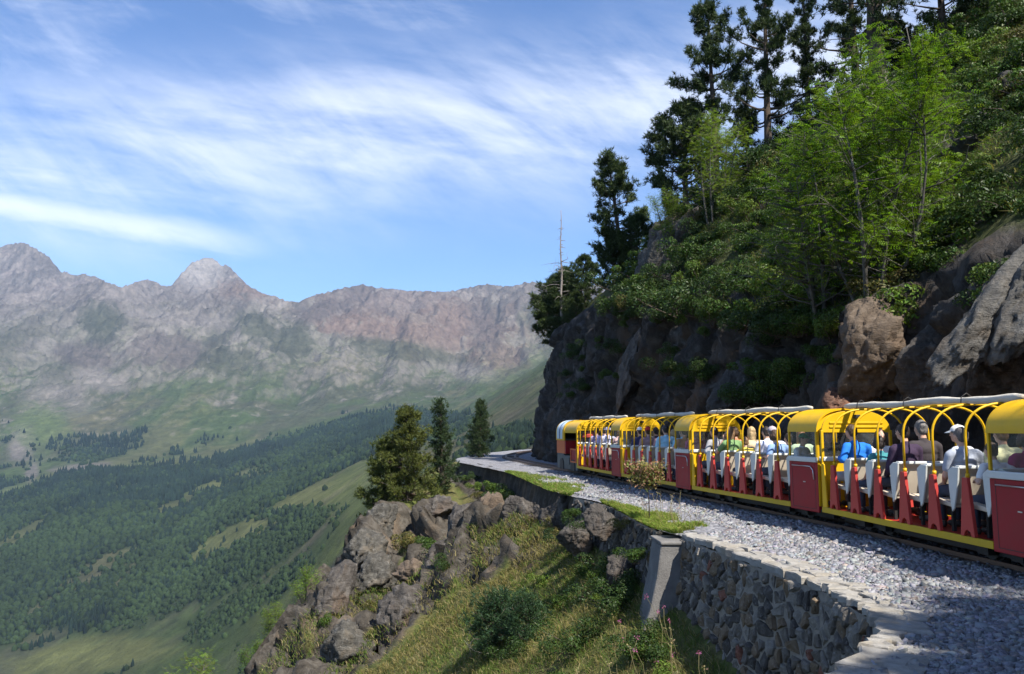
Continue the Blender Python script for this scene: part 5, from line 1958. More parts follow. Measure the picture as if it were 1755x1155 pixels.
# nearest carriage (0)
person(0, .53, -.27, 'person in a bright blue and navy jacket leaning on the seat side', (.02, .16, .55), ('short', BRN), 'lean', 'long', (.35, .35, .34), turn=.25, dz=.02)
person(0, .30, .27, 'dark haired person in a white shirt facing back towards the viewer', (.75, .76, .76), ('bob', BRN), 'rest', 'long', (.10, .10, .13), face=-1, turn=-.2, scale=.96)
person(0, 1.89, -.25, 'person with dark hair in a dark purple jacket', (.045, .028, .055), ('short', BLK), 'rest', 'long', (.05, .05, .06), turn=.15, scale=1.02)
person(0, 1.62, .20, 'bulky person in a dark brown coat beside the dark purple jacket', (.05, .042, .045), ('short', GRY), 'rest', 'long', scale=1.06)
person(0, 2.58, .16, 'person in a white baseball cap and pale grey shirt', (.62, .64, .68), ('short', GRY), 'rest', 'short', (.10, .11, .13), turn=.5, headwear=('cap', (.78, .77, .74)))
person(0, 3.24, -.25, 'grey haired person in a plain pale grey shirt', (.33, .36, .42), ('short', (.10, .09, .085)), 'rest', 'short', scale=.98)
person(0, 3.30, .26, 'person with light brown hair in a pale yellow shirt', (.76, .74, .44), ('short', LBR), 'rest', 'short', turn=-.1)
person(0, 3.95, .10, 'person in a magenta top near the hood of the nearest carriage', (.36, .03, .12), ('bob', BRN), 'rest', 'long', scale=.95)
person(0, 4.44, -.05, 'blonde person in a red top at the rear window of the nearest carriage', (.62, .045, .06), ('bob', BLD), 'fold', 'short', face=-1, turn=.1)
# second carriage (1)
person(1, .53, -.24, 'person with a grey sleeve at the front of the second carriage', (.28, .28, .29), ('short', BLK), 'lean', 'long', turn=.2)
person(1, .90, .02, 'person in an orange top with a pale headband', (.68, .24, .13), ('bob', BRN), 'rest', 'short', turn=.3)
person(1, 1.22, -.22, 'long haired person in a green top with a hand at the face', (.16, .27, .11), ('long', LBR), 'chin', 'short', turn=.2)
person(1, 1.22, .26, 'fair person in a beige flowered blouse', (.58, .44, .28), ('long', BLD), 'rest', 'short')
person(1, 1.98, .20, 'dark haired person in a white shirt lit by the sun', (.70, .74, .80), ('short', BLK), 'rest', 'short')
person(1, 2.58, .0, 'person in a lavender cap and pale lilac shirt', (.62, .63, .74), ('short', GRY), 'rest', 'short', headwear=('cap', (.42, .36, .40)), turn=-.5)
person(1, 2.58, .36, 'small person in a dark top behind the lavender cap', (.04, .04, .06), ('short', BLK), 'rest', 'short', scale=.9)
person(1, 4.30, -.36, 'child in a green cap and white top under the hood of the second carriage', (.70, .72, .74), ('short', BRN), 'rest', 'short', face=-1, scale=.86, headwear=('cap', (.05, .22, .12)), turn=.5, dz=.06)
person(1, 4.46, -.02, 'boy in a dark grey top with arms folded on the rear ledge', (.10, .11, .13), ('short', (.10, .06, .035)), 'fold', 'short', face=-1, turn=-.1, scale=.96, dz=.04)
# third carriage (2)
person(2, .53, -.22, 'person in a navy top and white cap in the third carriage', (.05, .05, .12), ('short', BRN), 'rest', 'short', headwear=('cap', (.74, .73, .72)))
person(2, .53, .26, 'person in a dark jacket at the front right of the third carriage', (.05, .03, .05), ('short', BLK), 'rest', 'long')
person(2, 1.22, -.22, 'person in a red hat in the third carriage', (.34, .22, .22), ('short', BRN), 'rest', 'short', headwear=('hat', (.55, .05, .04)))
person(2, 1.90, -.05, 'person with brown hair and a dusky pink top', (.36, .20, .20), ('bob', BRN), 'rest', 'short')
person(2, 2.58, -.22, 'broad person in a light blue shirt in the third carriage', (.36, .60, .72), ('short', BLK), 'rest', 'short', scale=1.04)
person(2, 3.25, -.02, 'person in a sky blue shirt one row behind another blue shirt', (.30, .58, .74), ('short', BRN), 'rest', 'short')
person(2, 4.44, -.20, 'person in a pink top behind the pane of the third carriage', (.62, .13, .24), ('short', BRN), 'fold', 'short', face=-1)
# front carriage (3)
person(3, 1.22, -.22, 'person in a dull violet top near the front of the first carriage', (.26, .22, .36), ('short', BRN), 'rest', 'long')
person(3, 1.90, -.15, 'person in a lavender shirt in the first carriage', (.42, .40, .62), ('short', BLK), 'rest', 'short')
person(3, 2.58, -.22, 'person in a grey lilac hat in the first carriage', (.46, .46, .58), ('short', GRY), 'rest', 'short', headwear=('hat', (.38, .36, .46)))
person(3, 4.42, -.18, 'person in a cream shirt behind the pane of the first carriage', (.66, .60, .50), ('short', BRN), 'rest', 'short', scale=1.05)
person(0, 1.22, -.26, 'small person in a teal top in the second row of the nearest carriage', (.05, .22, .24), ('bob', BLK), 'rest', 'short', scale=.88, turn=.2)
person(0, 3.95, -.30, 'child in a white top in the last row before the hood of the nearest carriage', (.66, .66, .64), ('short', BRN), 'lean', 'short', scale=.84)
person(1, 1.90, -.25, 'child in a yellow top in the middle of the second carriage', (.66, .52, .10), ('short', LBR), 'rest', 'short', scale=.84)
person(1, 3.25, -.26, 'person in a striped blue top near the hood of the second carriage', (.20, .30, .50), ('bob', BRN), 'lean', 'short', scale=.95, turn=.25)
person(1, 3.25, .24, 'person with red hair and a pale green top in the second carriage', (.42, .52, .36), ('long', RDH), 'rest', 'short', scale=.95)
person(2, 1.90, .26, 'person in a white blouse on the right of the third carriage', (.68, .67, .64), ('bob', BLD), 'rest', 'short', scale=.95)
person(2, 3.95, -.22, 'person in an orange vest in the last row of the third carriage', (.62, .25, .08), ('short', BLK), 'lean', 'short')
person(3, .53, .2, 'person in a dark blue top at the front of the first carriage', (.06, .09, .22), ('short', BRN), 'rest', 'short')
person(3, 3.25, -.1, 'person in a pale pink top in the first carriage', (.60, .40, .40), ('bob', BRN), 'rest', 'short', scale=.95)
# driver
d = person(3, -.62, .0, 'driver in a red jacket at the locomotive controls', (.55, .07, .05), ('short', BLK), 'rest', 'long', dz=.22, scale=.92, headwear=('cap', (.05, .07, .12)))


def backpack():
    c = car_point(0, 2.62, -.14, FL + .42)
    root = empty('backpack', c, CAR_P[0][1], label='small red backpack on the seat beside the person in the white cap', cat='backpack')
    b = MB(); b.ell((0, 0, .19), (.13, .085, .19)); b.ell((0, -.07, .12), (.10, .05, .10)); b.ell((0, .02, .05), (.12, .08, .06))
    m = remesh(b, 'bag', .014, 2); m.materials.append(cloth((.50, .03, .05)))
    link('bag', m, root)
    for sx in (-1, 1):
        MB().tube([(sx * .06, .06, .34), (sx * .07, .12, .26), (sx * .07, .12, .14), (sx * .06, .07, .06)], .012, 6).obj('strap', cloth((.06, .06, .09)), root)


backpack()
# ------------------------------------------------------------------ vegetation
M_BARK = rockmat('pine_bark', (.035, .026, .02), (.085, .065, .05), (.16, .13, .11), (.11, .07, .045), 6.0, .2, .9, (1, 1, .25))
M_BARKG = rockmat('pale_bark', (.045, .042, .036), (.095, .088, .075), (.17, .16, .14), (.08, .068, .05), 6.0, .3, .7, (1, 1, .25))
M_DEAD = rockmat('bleached_dead_wood', (.12, .105, .09), (.24, .215, .19), (.38, .35, .32), (.19, .15, .11), 6.0, .2, .8, (1, 1, .2))
M_NEEDLE = leafmat('pine_needles', .16, .5)
M_LEAF = leafmat('broad_leaves', .42, .5)
M_SHRUB = leafmat('shrub_leaves', .22, .45)
M_GRASS = leafmat('grass_blades', .35, .6)


class Cards:
    """small leaf faces, each with its own colour"""
    def __init__(self):
        self.v, self.c = [], []

    def mesh(self, name, mat, tri=True):
        V = np.concatenate(self.v); C = np.concatenate(self.c)
        k = V.shape[1]
        F = np.arange(V.shape[0] * k).reshape(-1, k)
        return np_mesh(name, V.reshape(-1, 3), F, [mat], False, np.repeat(C, k, 0))

    def add(self, V, C):
        self.v.append(V); self.c.append(C)


def unit(a): return a / np.maximum(np.linalg.norm(a, axis=-1, keepdims=True), 1e-9)


def needles(rng, P, D, ln, wd, per, col, spread=.9):
    """tufts: per thin triangles around direction D at each P"""
    n = len(P)
    P = np.repeat(P, per, 0); D = np.repeat(unit(D), per, 0); m = len(P)
    d = unit(D + spread * rng.normal(size=(m, 3)))
    L = ln * rng.uniform(.7, 1.2, (m, 1))
    side = unit(np.cross(d, rng.normal(size=(m, 3)))) * wd
    base = P + .03 * rng.normal(size=(m, 3))
    V = np.stack([base - side * .5, base + side * .5, base + d * L], 1)
    C = np.array([col]) * rng.uniform(.55, 1.5, (m, 1)) * np.array([[1, 1, 1]])
    tip = rng.random(m) < .2
    C[tip] *= np.array([1.5, 1.35, 1.0])
    return V, C


def leaves(rng, P, N, size, col, asp=.55, var=.5, tilt=.8):
    """diamond leaves at P facing roughly N"""
    n = len(P)
    N = unit(N + tilt * rng.normal(size=(n, 3)))
    a = unit(np.cross(N, rng.normal(size=(n, 3)))); b = np.cross(N, a)
    s = size * rng.uniform(.6, 1.3, (n, 1))
    V = np.stack([P - a * s, P + b * s * asp - a * s * .1, P + a * s, P - b * s * asp - a * s * .1], 1)
    C = np.array([col]) * rng.uniform(1 - var, 1 + var, (n, 1)) * (1 + rng.normal(0, .10, (n, 3)))
    return V, np.clip(C, .006, .6)


def limb(mb, a, b, ra, rb, rng, bend=.08, seg=5, n=4, sag=0.0):
    a, b = np.array(a, float), np.array(b, float)
    L = np.linalg.norm(b - a)
    pts, rs = [], []
    off = rng.normal(size=3) * bend * L
    for k in range(n + 1):
        t = k / n
        p = a + (b - a) * t + off * math.sin(math.pi * t) + np.array([0, 0, -sag * L * math.sin(math.pi * t)])
        pts.append(tuple(p)); rs.append(ra + (rb - ra) * t)
    mb.tube(pts, rs, seg, caps=True)
    return pts


def pine(seed, h, cb, rad, prof, nbr=60, tuft=6, col=(.042, .064, .024), ln=.20, per=14, bare=0.0, gap=None, r0=None):
    """trunk with limbs, and a crown of needle tufts; heights run 0..h"""
    rng = np.random.default_rng(seed)
    wood = MB()
    lean = rng.normal(size=2) * .03 * h
    T = lambda z: np.array([lean[0] * (z / h) ** 1.5 + .03 * h * .3 * math.sin(z * 1.3 / h * 3 + seed), lean[1] * (z / h) ** 1.5, z])
    r0 = r0 or .022 * h + .02
    zs = np.linspace(-.5, h * .98, 14)
    wood.tube([tuple(T(max(z, 0)) + np.array([0, 0, min(z, 0)])) for z in zs], [r0 * (1.25 if z < 0 else 1) * (1 - .9 * max(z, 0) / h) + .008 for z in zs], 8)
    cr = Cards()
    ga = rng.random() * 6
    for i in range(nbr):
        t = (i + rng.random()) / nbr
        z = h * (cb + (1 - cb) * t)
        if gap and gap[0] < z / h < gap[1] and rng.random() > .07: continue
        L = rad * prof(t) * rng.uniform(.6, 1.2)
        if L < .05: L = .12
        ga += 2.4 + rng.normal() * .4
        up = .10 + .55 * t + rng.normal() * .12
        d = np.array([math.cos(ga), math.sin(ga), up]); d /= np.linalg.norm(d)
        a = T(z); b = a + d * L
        b[2] += .12 * L
        pts = limb(wood, a, b, .012 + .022 * L * (1 - t * .5), .006, rng, .07, 4, 4, .10)
        if rng.random() < bare: continue
        pts = np.array(pts)
        nt = max(2, int(tuft * (L / rad + .35)))
        for q in range(nt):
            s = rng.uniform(.42, 1.03) ** .6 * 4
            k = min(int(s), 3); p = pts[k] + (pts[k + 1] - pts[k]) * min(s - k, 1.1)
            sp = .07 + .13 * L * (1.15 - s / 4)
            c = p + rng.normal(size=3) * np.array([sp, sp, sp * .45])
            m = 3
            cc = c + rng.normal(size=(m, 3)) * .09
            V, C = needles(rng, cc, np.tile(d * .7 + np.array([0, 0, .55]), (m, 1)), ln, ln * .17, per, col)
            cr.add(V, C)
    V, C = needles(rng, np.array([T(h * f) for f in (.93, .96, .99, 1.0)]), np.tile([0, 0, 1.0], (4, 1)), ln, ln * .17, per * 2, col)
    cr.add(V, C)
    return wood.mesh('trunk', M_BARK), cr.mesh('crown', M_NEEDLE)


def tree(name, meshes, loc, label, cat='tree', rz=0.0, scale=1.0, group=None, sz=None):
    root = empty(name, loc, rz, label=label, cat=cat, group=group)
    root.scale = (scale, scale, sz or scale)
    link('trunk', meshes[0], root)
    link('crown', meshes[1], root)
    return root


cone = lambda t: (1 - t) ** .8 * (.35 + .65 * min(1, t * 6 + .5)) + .05
oval = lambda t: math.sin(math.pi * min(1, .12 + .88 * t)) ** .7 * (1 - .25 * t)
ragg = lambda t: (.55 + .45 * math.sin(t * 17)) * (1.05 - .75 * t)
PINE_A = pine(1, 7.5, .26, 2.5, ragg, 52, 20, gap=(.36, .46))
PINE_B = pine(2, 8.5, .16, 2.6, ragg, 66, 20)
PINE_C = pine(3, 6.0, .12, 1.5, oval, 56, 14, gap=(.46, .60))
PINE_D = pine(4, 5.0, .06, 1.8, oval, 62, 15)
PINE_E = pine(5, 5.0, .05, 1.7, cone, 74, 13)
SPRUCE = pine(6, 4.2, .04, .95, cone, 110, 6, (.034, .055, .024), .15)
BUSHY = pine(7, 4.6, .02, 1.75, lambda t: (1 - t) ** .55 * (.7 + .3 * math.sin(t * 23)), 120, 9, (.066, .082, .022), .17)
THIN = pine(8, 4.2, .02, .95, lambda t: (1 - .8 * t) * (.45 + .55 * abs(math.sin(t * 8.5))), 64, 6, (.034, .056, .026), .16)
DWARF = pine(9, 1.1, .05, .75, lambda t: 1 - .6 * t, 46, 6, (.030, .060, .028), .10, 12, r0=.03)


def stand(X, Y, sink=.15):
    """ground point on the hillside"""
    return (X, Y, float(hill_h(np.array([X]), np.array([Y]))[0]) - sink)


def on_hill(px, Y, sink=.15):
    d = pdir(px, 400)
    x = max(d[0] / d[1] * Y, float(foot_x(Y)) + 1.15)
    return stand(x, Y, sink)


def fit(meshes, h_mesh, base, px, py_top):
    """scale so that the tree standing at base reaches the row py_top in the photo"""
    top = at_depth(px, py_top, base[1]).z
    return (top - base[2]) / h_mesh


def put_tree(name, meshes, h, px, py_top, Y, label, rz=0.0, widen=1.0, group='pines on the cliff', base=None):
    b = base or on_hill(px, Y)
    s = fit(meshes, h, b, px, py_top)
    return tree(name, meshes, b, label, 'tree', rz, s * widen, group, s)


# trees on the cliff nose
put_tree('pine_tree', PINE_D, 5.0, 938, 475, 48.0, 'dark pine at the far left tip of the cliff', 1.0, 1.2)
put_tree('pine_tree', PINE_E, 5.0, 928, 548, 46.8, 'low dark pine spilling over the far left tip of the cliff', 2.7, 1.4)
put_tree('pine_tree', PINE_D, 5.0, 1022, 520, 41.5, 'low dark pine on the cliff lip left of the tall slender pine', 4.0, 1.5)
put_tree('pine_tree', PINE_D, 5.0, 1092, 372, 37.5, 'dark pine tucked behind the right of the tall slender pine', 1.0, 1.1)
put_tree('pine_tree', PINE_E, 5.0, 962, 462, 47.5, 'dark pine standing in front of the dead snag', 2.0, 1.25)
put_tree('pine_tree', PINE_D, 5.0, 1003, 440, 44.5, 'dark dense pine between the dead snag and the tall pine', 0.4, 1.0)
put_tree('pine_tree', PINE_E, 5.0, 985, 500, 44.0, 'low dark pine on the cliff edge below the snag', 3.0, 1.3)
put_tree('pine_tree', PINE_C, 6.0, 1064, 268, 39.5, 'tall slender pine with a bare gap between two tufts of crown', 4.2, 1.0)
put_tree('pine_tree', PINE_D, 5.0, 1050, 405, 39.0, 'dense low pine wrapped round the foot of the tall slender pine', 5.0, .9)
put_tree('pine_tree', PINE_A, 7.5, 1228, 8, 34.0, 'tall ragged pine with a long level branch to its left', 0.3, .82)
put_tree('pine_tree', PINE_B, 8.5, 1322, -60, 33.0, 'big dark pine cut by the top edge, right of the ragged pine', 1.2, .8)
put_tree('pine_tree', PINE_B, 8.5, 1395, -25, 32.5, 'dark pine behind the top of the large rowan', 3.6, .8)
put_tree('pine_tree', PINE_D, 5.0, 1175, 180, 35.5, 'small dark pine below the ragged pine beside the pale rowan', 2.0, 1.0)
put_tree('pine_tree', PINE_B, 8.5, 1285, 150, 33.6, 'dark pine filling the gap between the pale rowan and the large rowan', 5.1, .9)
put_tree('pine_tree', PINE_A, 7.5, 1640, -160, 27.5, 'dark spreading pine over the upper right corner', 1.4, 1.15)
put_tree('pine_tree', PINE_B, 8.5, 1730, -220, 26.5, 'dark pine at the very top right', 2.4, 1.0)
put_tree('pine_tree', PINE_D, 5.0, 1560, 40, 30.0, 'small pine behind the old root of the dead trunk', .6, 1.0)
put_tree('pine_tree', PINE_B, 8.5, 1480, -140, 31.5, 'dark pine high behind the large rowan top', 4.4, .9)
# out of frame to the right: these shade the gravel
for i, (x, y, m, h) in enumerate(((8.0, 2.1, PINE_D, 1.0), (7.2, .3, PINE_E, 1.15), (8.6, 3.0, PINE_C, .75), (6.5, -1.3, PINE_D, 1.2))):
    tree('pine_tree', m, stand(x, y), 'pine on the bank at the right beyond the picture edge', 'tree', i * 1.7, h, 'trees right of the view')


def snag():
    """dead bleached trunk with stubs"""
    rng = np.random.default_rng(31)
    b = on_hill(952, 46.5)
    top = at_depth(949, 360, 46.5)
    h = top.z - b[2]
    root = empty('dead_tree', b, label='bare dead tree snag rising above the pines on the cliff nose', cat='tree')
    mb = MB()
    zs = np.linspace(-.3, h, 16)
    mb.tube([(.03 * math.sin(z * 2), .02 * math.sin(z * 3), z) for z in zs], [.10 * (1 - .85 * max(z, 0) / h) for z in zs], 7)
    mb.obj('trunk', M_DEAD, root)
    for i in range(44):
        z = h * rng.uniform(.25, .93)
        a = rng.random() * 6.28
        L = rng.uniform(.10, .30) if z > h * .62 else rng.uniform(.25, 1.25)
        br = MB()
        e = (math.cos(a) * L, math.sin(a) * L, z - .12 * L + rng.normal() * .1 * L)
        p = limb(br, (0, 0, z), e, .022, .004, rng, .12, 4)
        for _ in range(2 if L > .4 else 0):
            f = rng.uniform(.4, .9); q = np.array(p[int(f * 4)])
            limb(br, q, q + rng.normal(size=3) * .22 * L, .008, .003, rng, .1, 3)
        br.obj('branch', M_DEAD, root)


snag()


def old_trunk():
    """thick old trunk with bleached, twisted roots"""
    rng = np.random.default_rng(77)
    b = np.array(on_hill(1522, 28.0, .1))
    root = empty('old_pine', tuple(b), label='thick old pine trunk with bleached twisted roots, cut by the top edge', cat='tree')
    mb = MB()
    mb.tube([(0, 0, -.3), (.03, 0, .5), (-.05, 0, 1.3), (-.1, .05, 2.4), (.0, .1, 4.2), (.1, .1, 6.5)], [.36, .30, .30, .27, .22, .10], 10)
    mb.obj('trunk', M_BARK, root)
    for i in range(9):
        r = MB()
        a = rng.uniform(2.4, 5.4)
        L = rng.uniform(.5, 1.1)
        s = np.array([.2 * math.cos(a), .2 * math.sin(a), rng.uniform(.3, 1.3)])
        e = s + np.array([math.cos(a) * L, math.sin(a) * L, -rng.uniform(.5, 1.3)])
        limb(r, s, e, .085, .03, rng, .25, 6, 6)
        r.obj('bleached_root', M_DEAD, root)
    cr = Cards()
    wood = MB()
    for i in range(34):
        z = rng.uniform(2.0, 6.5); a = rng.random() * 6.28; L = rng.uniform(.8, 2.6)
        e = np.array([math.cos(a) * L, math.sin(a) * L, z + rng.uniform(-.5, .6)])
        pts = np.array(limb(wood, (0, 0, z), e, .04, .008, rng, .1, 5))
        for _ in range(3):
            q = pts[rng.integers(1, 5)]
            limb(wood, q, q + rng.normal(size=3) * .35, .012, .004, rng, .1, 3)
        if rng.random() < .6:
            for _ in range(10):
                k = rng.integers(2, 5); c = pts[k] + rng.normal(size=(3, 3)) * .22
                cr.add(*needles(rng, c, np.tile([0, 0, .8], (3, 1)), .2, .034, 13, (.030, .050, .022)))
    wood.obj('branches', M_BARK, root)
    link('crown', cr.mesh('crown', M_NEEDLE), root)


old_trunk()


def rowan(seed, h, w, nstem, nleaf, col, leaf=.050, base_r=.05):
    """several thin stems, airy crown of feathered leaves"""
    rng = np.random.default_rng(seed)
    wood = MB()
    tips = []
    for s in range(nstem):
        a = rng.random() * 6.28
        sp = rng.uniform(.10, .46) if s else .08
        b0 = np.array([math.cos(a) * .12, math.sin(a) * .12, -.25])
        hh = h * rng.uniform(.62, .95) if s else h * .97
        e = np.array([math.cos(a) * sp * w, math.sin(a) * sp * w, hh])
        pts = np.array(limb(wood, b0, e, base_r * rng.uniform(.6, 1), .008, rng, .05, 6, 7))
        for k in range(30):
            t = rng.uniform(.22, 1.0) * 7
            i = min(int(t), 6); p = pts[i] + (pts[i + 1] - pts[i]) * (t - i)
            aa = rng.random() * 6.28
            L = (w * .34) * (1.15 - .75 * t / 7) * rng.uniform(.5, 1.2)
            d = np.array([math.cos(aa), math.sin(aa), rng.uniform(.15, .9)]); d /= np.linalg.norm(d)
            q = np.array(limb(wood, p, p + d * L, .014, .004, rng, .08, 4, 4))
            tips.append(q)
            if t > 5.5: tips.append(pts[[5, 5, 6, 6, 7]])
            for _ in range(2):
                j = rng.integers(1, 5); d2 = unit(d + rng.normal(size=3) * .7); tips.append(np.array(limb(wood, q[j], q[j] + d2 * L * .5, .006, .003, rng, .08, 3, 4)))
    cr = Cards()
    P, D = [], []
    for _ in range(nleaf):
        q = tips[rng.integers(len(tips))]
        k = rng.integers(1, 4)
        c = q[k] + (q[k + 1] - q[k]) * rng.random() + rng.normal(size=3) * .10
        P.append(c); D.append(unit(rng.normal(size=3) * np.array([1, 1, .35]) + np.array([0, 0, -.15])))
    P, D = np.array(P), np.array(D)
    P += rng.normal(size=P.shape) * .03
    N = unit(np.array([0, 0, 1.0]) + .5 * rng.normal(size=P.shape)); S = unit(np.cross(D, N))
    C0 = np.array([col]) * rng.uniform(.6, 1.4, (len(P), 1)) * (1 + rng.normal(0, .08, (len(P), 3)))
    L = leaf * 3.6
    L = leaf * 2.9
    for k in range(4):
        for sd in (-1, 1):
            o = P + D * L * (k + .6) / 4
            a = unit(D * .55 + S * sd)
            s = leaf * (1.0 - .35 * abs(k - 1.5) / 1.5)
            b = np.cross(a, N)
            V = np.stack([o, o + a * s * .5 + b * s * .22, o + a * s * 1.1 - N * s * .2, o + a * s * .5 - b * s * .22], 1)
            cr.add(V, C0 * rng.uniform(.85, 1.15, (len(P), 1)))
    return wood.mesh('trunk', M_BARKG), cr.mesh('crown', M_LEAF)


ROWAN_A = rowan(11, 5.0, 3.3, 8, 7600, (.135, .215, .020), .050)
ROWAN_B = rowan(12, 4.2, 3.0, 6, 3600, (.140, .205, .030), .054)
ROWAN_C = rowan(13, 3.0, 2.8, 6, 3000, (.130, .210, .025), .050)
b = on_hill(1487, 17.6)
tree('rowan_tree', ROWAN_A, b, 'large bright green rowan with several thin stems above the near carriages', rz=.4, scale=fit(ROWAN_A, 5.0, b, 1470, 45) * .98, group='leafy trees on the hillside')
b = on_hill(1400, 19.5)
tree('rowan_tree', ROWAN_C, b, 'lower green rowan left of the large rowan', rz=2.4, scale=fit(ROWAN_C, 3.0, b, 1390, 215), group='leafy trees on the hillside')
b = on_hill(1590, 20.5)
tree('rowan_tree', ROWAN_C, b, 'small rowan right of the large rowan near the pale rocks', rz=1.1, scale=fit(ROWAN_C, 3.0, b, 1575, 150) * .9, group='leafy trees on the hillside')
b = on_hill(1222, 30.5)
tree('rowan_tree', ROWAN_B, b, 'pale green rowan left of centre on the cliff top under the ragged pine', rz=0, scale=fit(ROWAN_B, 4.2, b, 1225, 195), group='leafy trees on the hillside')
b = on_hill(1150, 33.0)
tree('rowan_tree', ROWAN_B, b, 'thin airy rowan at the cliff edge against the sky', rz=2.0, scale=fit(ROWAN_B, 4.2, b, 1150, 300) * .8, group='leafy trees on the hillside')

for x, y, s_ in ((9.3, 5.0, 1.5), (9.0, 7.2, 1.15), (8.3, 3.4, 1.6)):
    tree('rowan_tree', ROWAN_C, stand(x, y), 'rowan on the bank at the right beyond the picture edge', 'tree', x, s_, 'trees right of the view')

# trees at the far end of the ledge
def sb(px, py, Y):
    """base of a tree on the outcrop: its foot point in the photo, at that distance, on the ground"""
    p = at_depth(px, py, Y)
    return (p.x, p.y, float(slope_z(p.x, p.y)) - .1)


bb = sb(697, 848, 36.0)
tree('conifer', BUSHY, bb, 'broad bushy golden green conifer at the left end of the ledge', rz=.5, scale=fit(BUSHY, 4.6, bb, 700, 702), group='conifers at the end of the ledge')
bb = sb(662, 850, 36.8)
tree('conifer', BUSHY, bb, 'smaller golden green conifer merged with the left side of the bushy one', rz=2.5, scale=fit(BUSHY, 4.6, bb, 662, 735) * .9, group='conifers at the end of the ledge')
bb = sb(757, 830, 38.5)
tree('conifer', THIN, bb, 'thin dark conifer between the bushy conifer and the spruce', rz=.8, scale=fit(THIN, 4.2, bb, 757, 690), group='conifers at the end of the ledge')
bb = sb(821, 790, 50.0)
tree('conifer', SPRUCE, bb, 'neat dark spruce beside the bend of the rails', rz=.2, scale=fit(SPRUCE, 4.2, bb, 820, 686), group='conifers at the end of the ledge')

# leafy trees below the outcrop, bottom left
for px, py, Y, lab, m, h in ((475, 1072, 34.0, 'light green tree top below the outcrop at the bottom edge', ROWAN_B, 4.2), (525, 1085, 31.0, 'green tree close against the foot of the outcrop', ROWAN_C, 3.0),
                             (350, 1112, 46.0, 'pale green tree top at the bottom edge, left of the others', ROWAN_B, 4.2), (440, 1120, 33.0, 'dark leafy tree low at the bottom edge', ROWAN_C, 3.0), (300, 1135, 52.0, 'small dark fir tip at the bottom edge', SPRUCE, 4.2)):
    p = at_depth(px, py, Y)
    g = float(slope_z(p.x, p.y)) - .2
    sc = max((p.z - g) / (h * .95), .5)
    tree('fir_tree' if m is SPRUCE else 'leafy_tree', m, (p.x, p.y, g), lab, rz=px * .1, scale=min(sc, 1.6), sz=min(sc, 2.0), group='trees below the outcrop')


# ------------------------------------------------------------------ shrubs
def shrub(seed, r, n, col, size=.055, flat=.62):
    rng = np.random.default_rng(seed)
    wood = MB()
    cr = Cards()
    lob = rng.normal(size=(9, 3)) * np.array([.5, .5, .22]) * r + np.array([0, 0, .3 * r]); lr = rng.uniform(.32, .6, 9) * r
    for i in range(9):
        limb(wood, (0, 0, -.2), lob[i], .018, .006, rng, .1, 4)
        m = n // 9
        d = unit(rng.normal(size=(m, 3)) + np.array([0, 0, .5]))
        P = lob[i] + d * lr[i] * rng.uniform(.72, 1.08, (m, 1)) * np.array([1, 1, flat * 1.2])
        cr.add(*leaves(rng, P, d, size, col, .42, .45, .55))
    return wood.mesh('stems', M_BARK), cr.mesh('foliage', M_SHRUB)


SH = [shrub(1, .62, 2600, (.042, .074, .015), .042), shrub(2, .55, 2300, (.060, .098, .018), .042), shrub(3, .75, 3000, (.033, .058, .015), .044), shrub(4, .5, 2000, (.100, .145, .025), .040), shrub(5, .6, 2300, (.100, .095, .028), .036)]


def put_shrub(m, loc, rz, s, label, group, name='shrub'):
    root = empty(name, loc, rz, label=label, cat='shrub', group=group)
    root.scale = (s, s, s)
    link('stems', m[0], root); link('foliage', m[1], root)
    return root


MARKS = [('the tan boulder', 1497, 592), ('the tall grey slab', 1690, 530), ('the large rowan', 1480, 380), ('the pale rowan', 1222, 350), ('the tall slender pine', 1064, 420), ('the ragged pine', 1228, 250),
         ('the row of pale rocks', 1615, 272), ('the flat pale rock', 1728, 152), ('the old trunk with bleached roots', 1522, 170), ('the pale rock knob', 1135, 470), ('the right picture edge', 1750, 330),
         ('the lower rowan', 1395, 400), ('the lone pale rock', 1682, 212), ('the dark crag', 1165, 415), ('the cliff tip pines', 960, 560), ('the big dark pine', 1322, 260)]


def where_is(px, py):
    n, x, y = min(MARKS, key=lambda m: (m[1] - px) ** 2 + (m[2] - py) ** 2)
    d = math.hypot(x - px, y - py)
    if abs(px - x) > abs(py - y): rel = 'left of' if px < x else 'right of'
    else: rel = 'above' if py < y else 'below'
    return '%s %s %s' % ('close' if d < 38 else ('a little way' if d < 80 else 'well away'), rel, n)


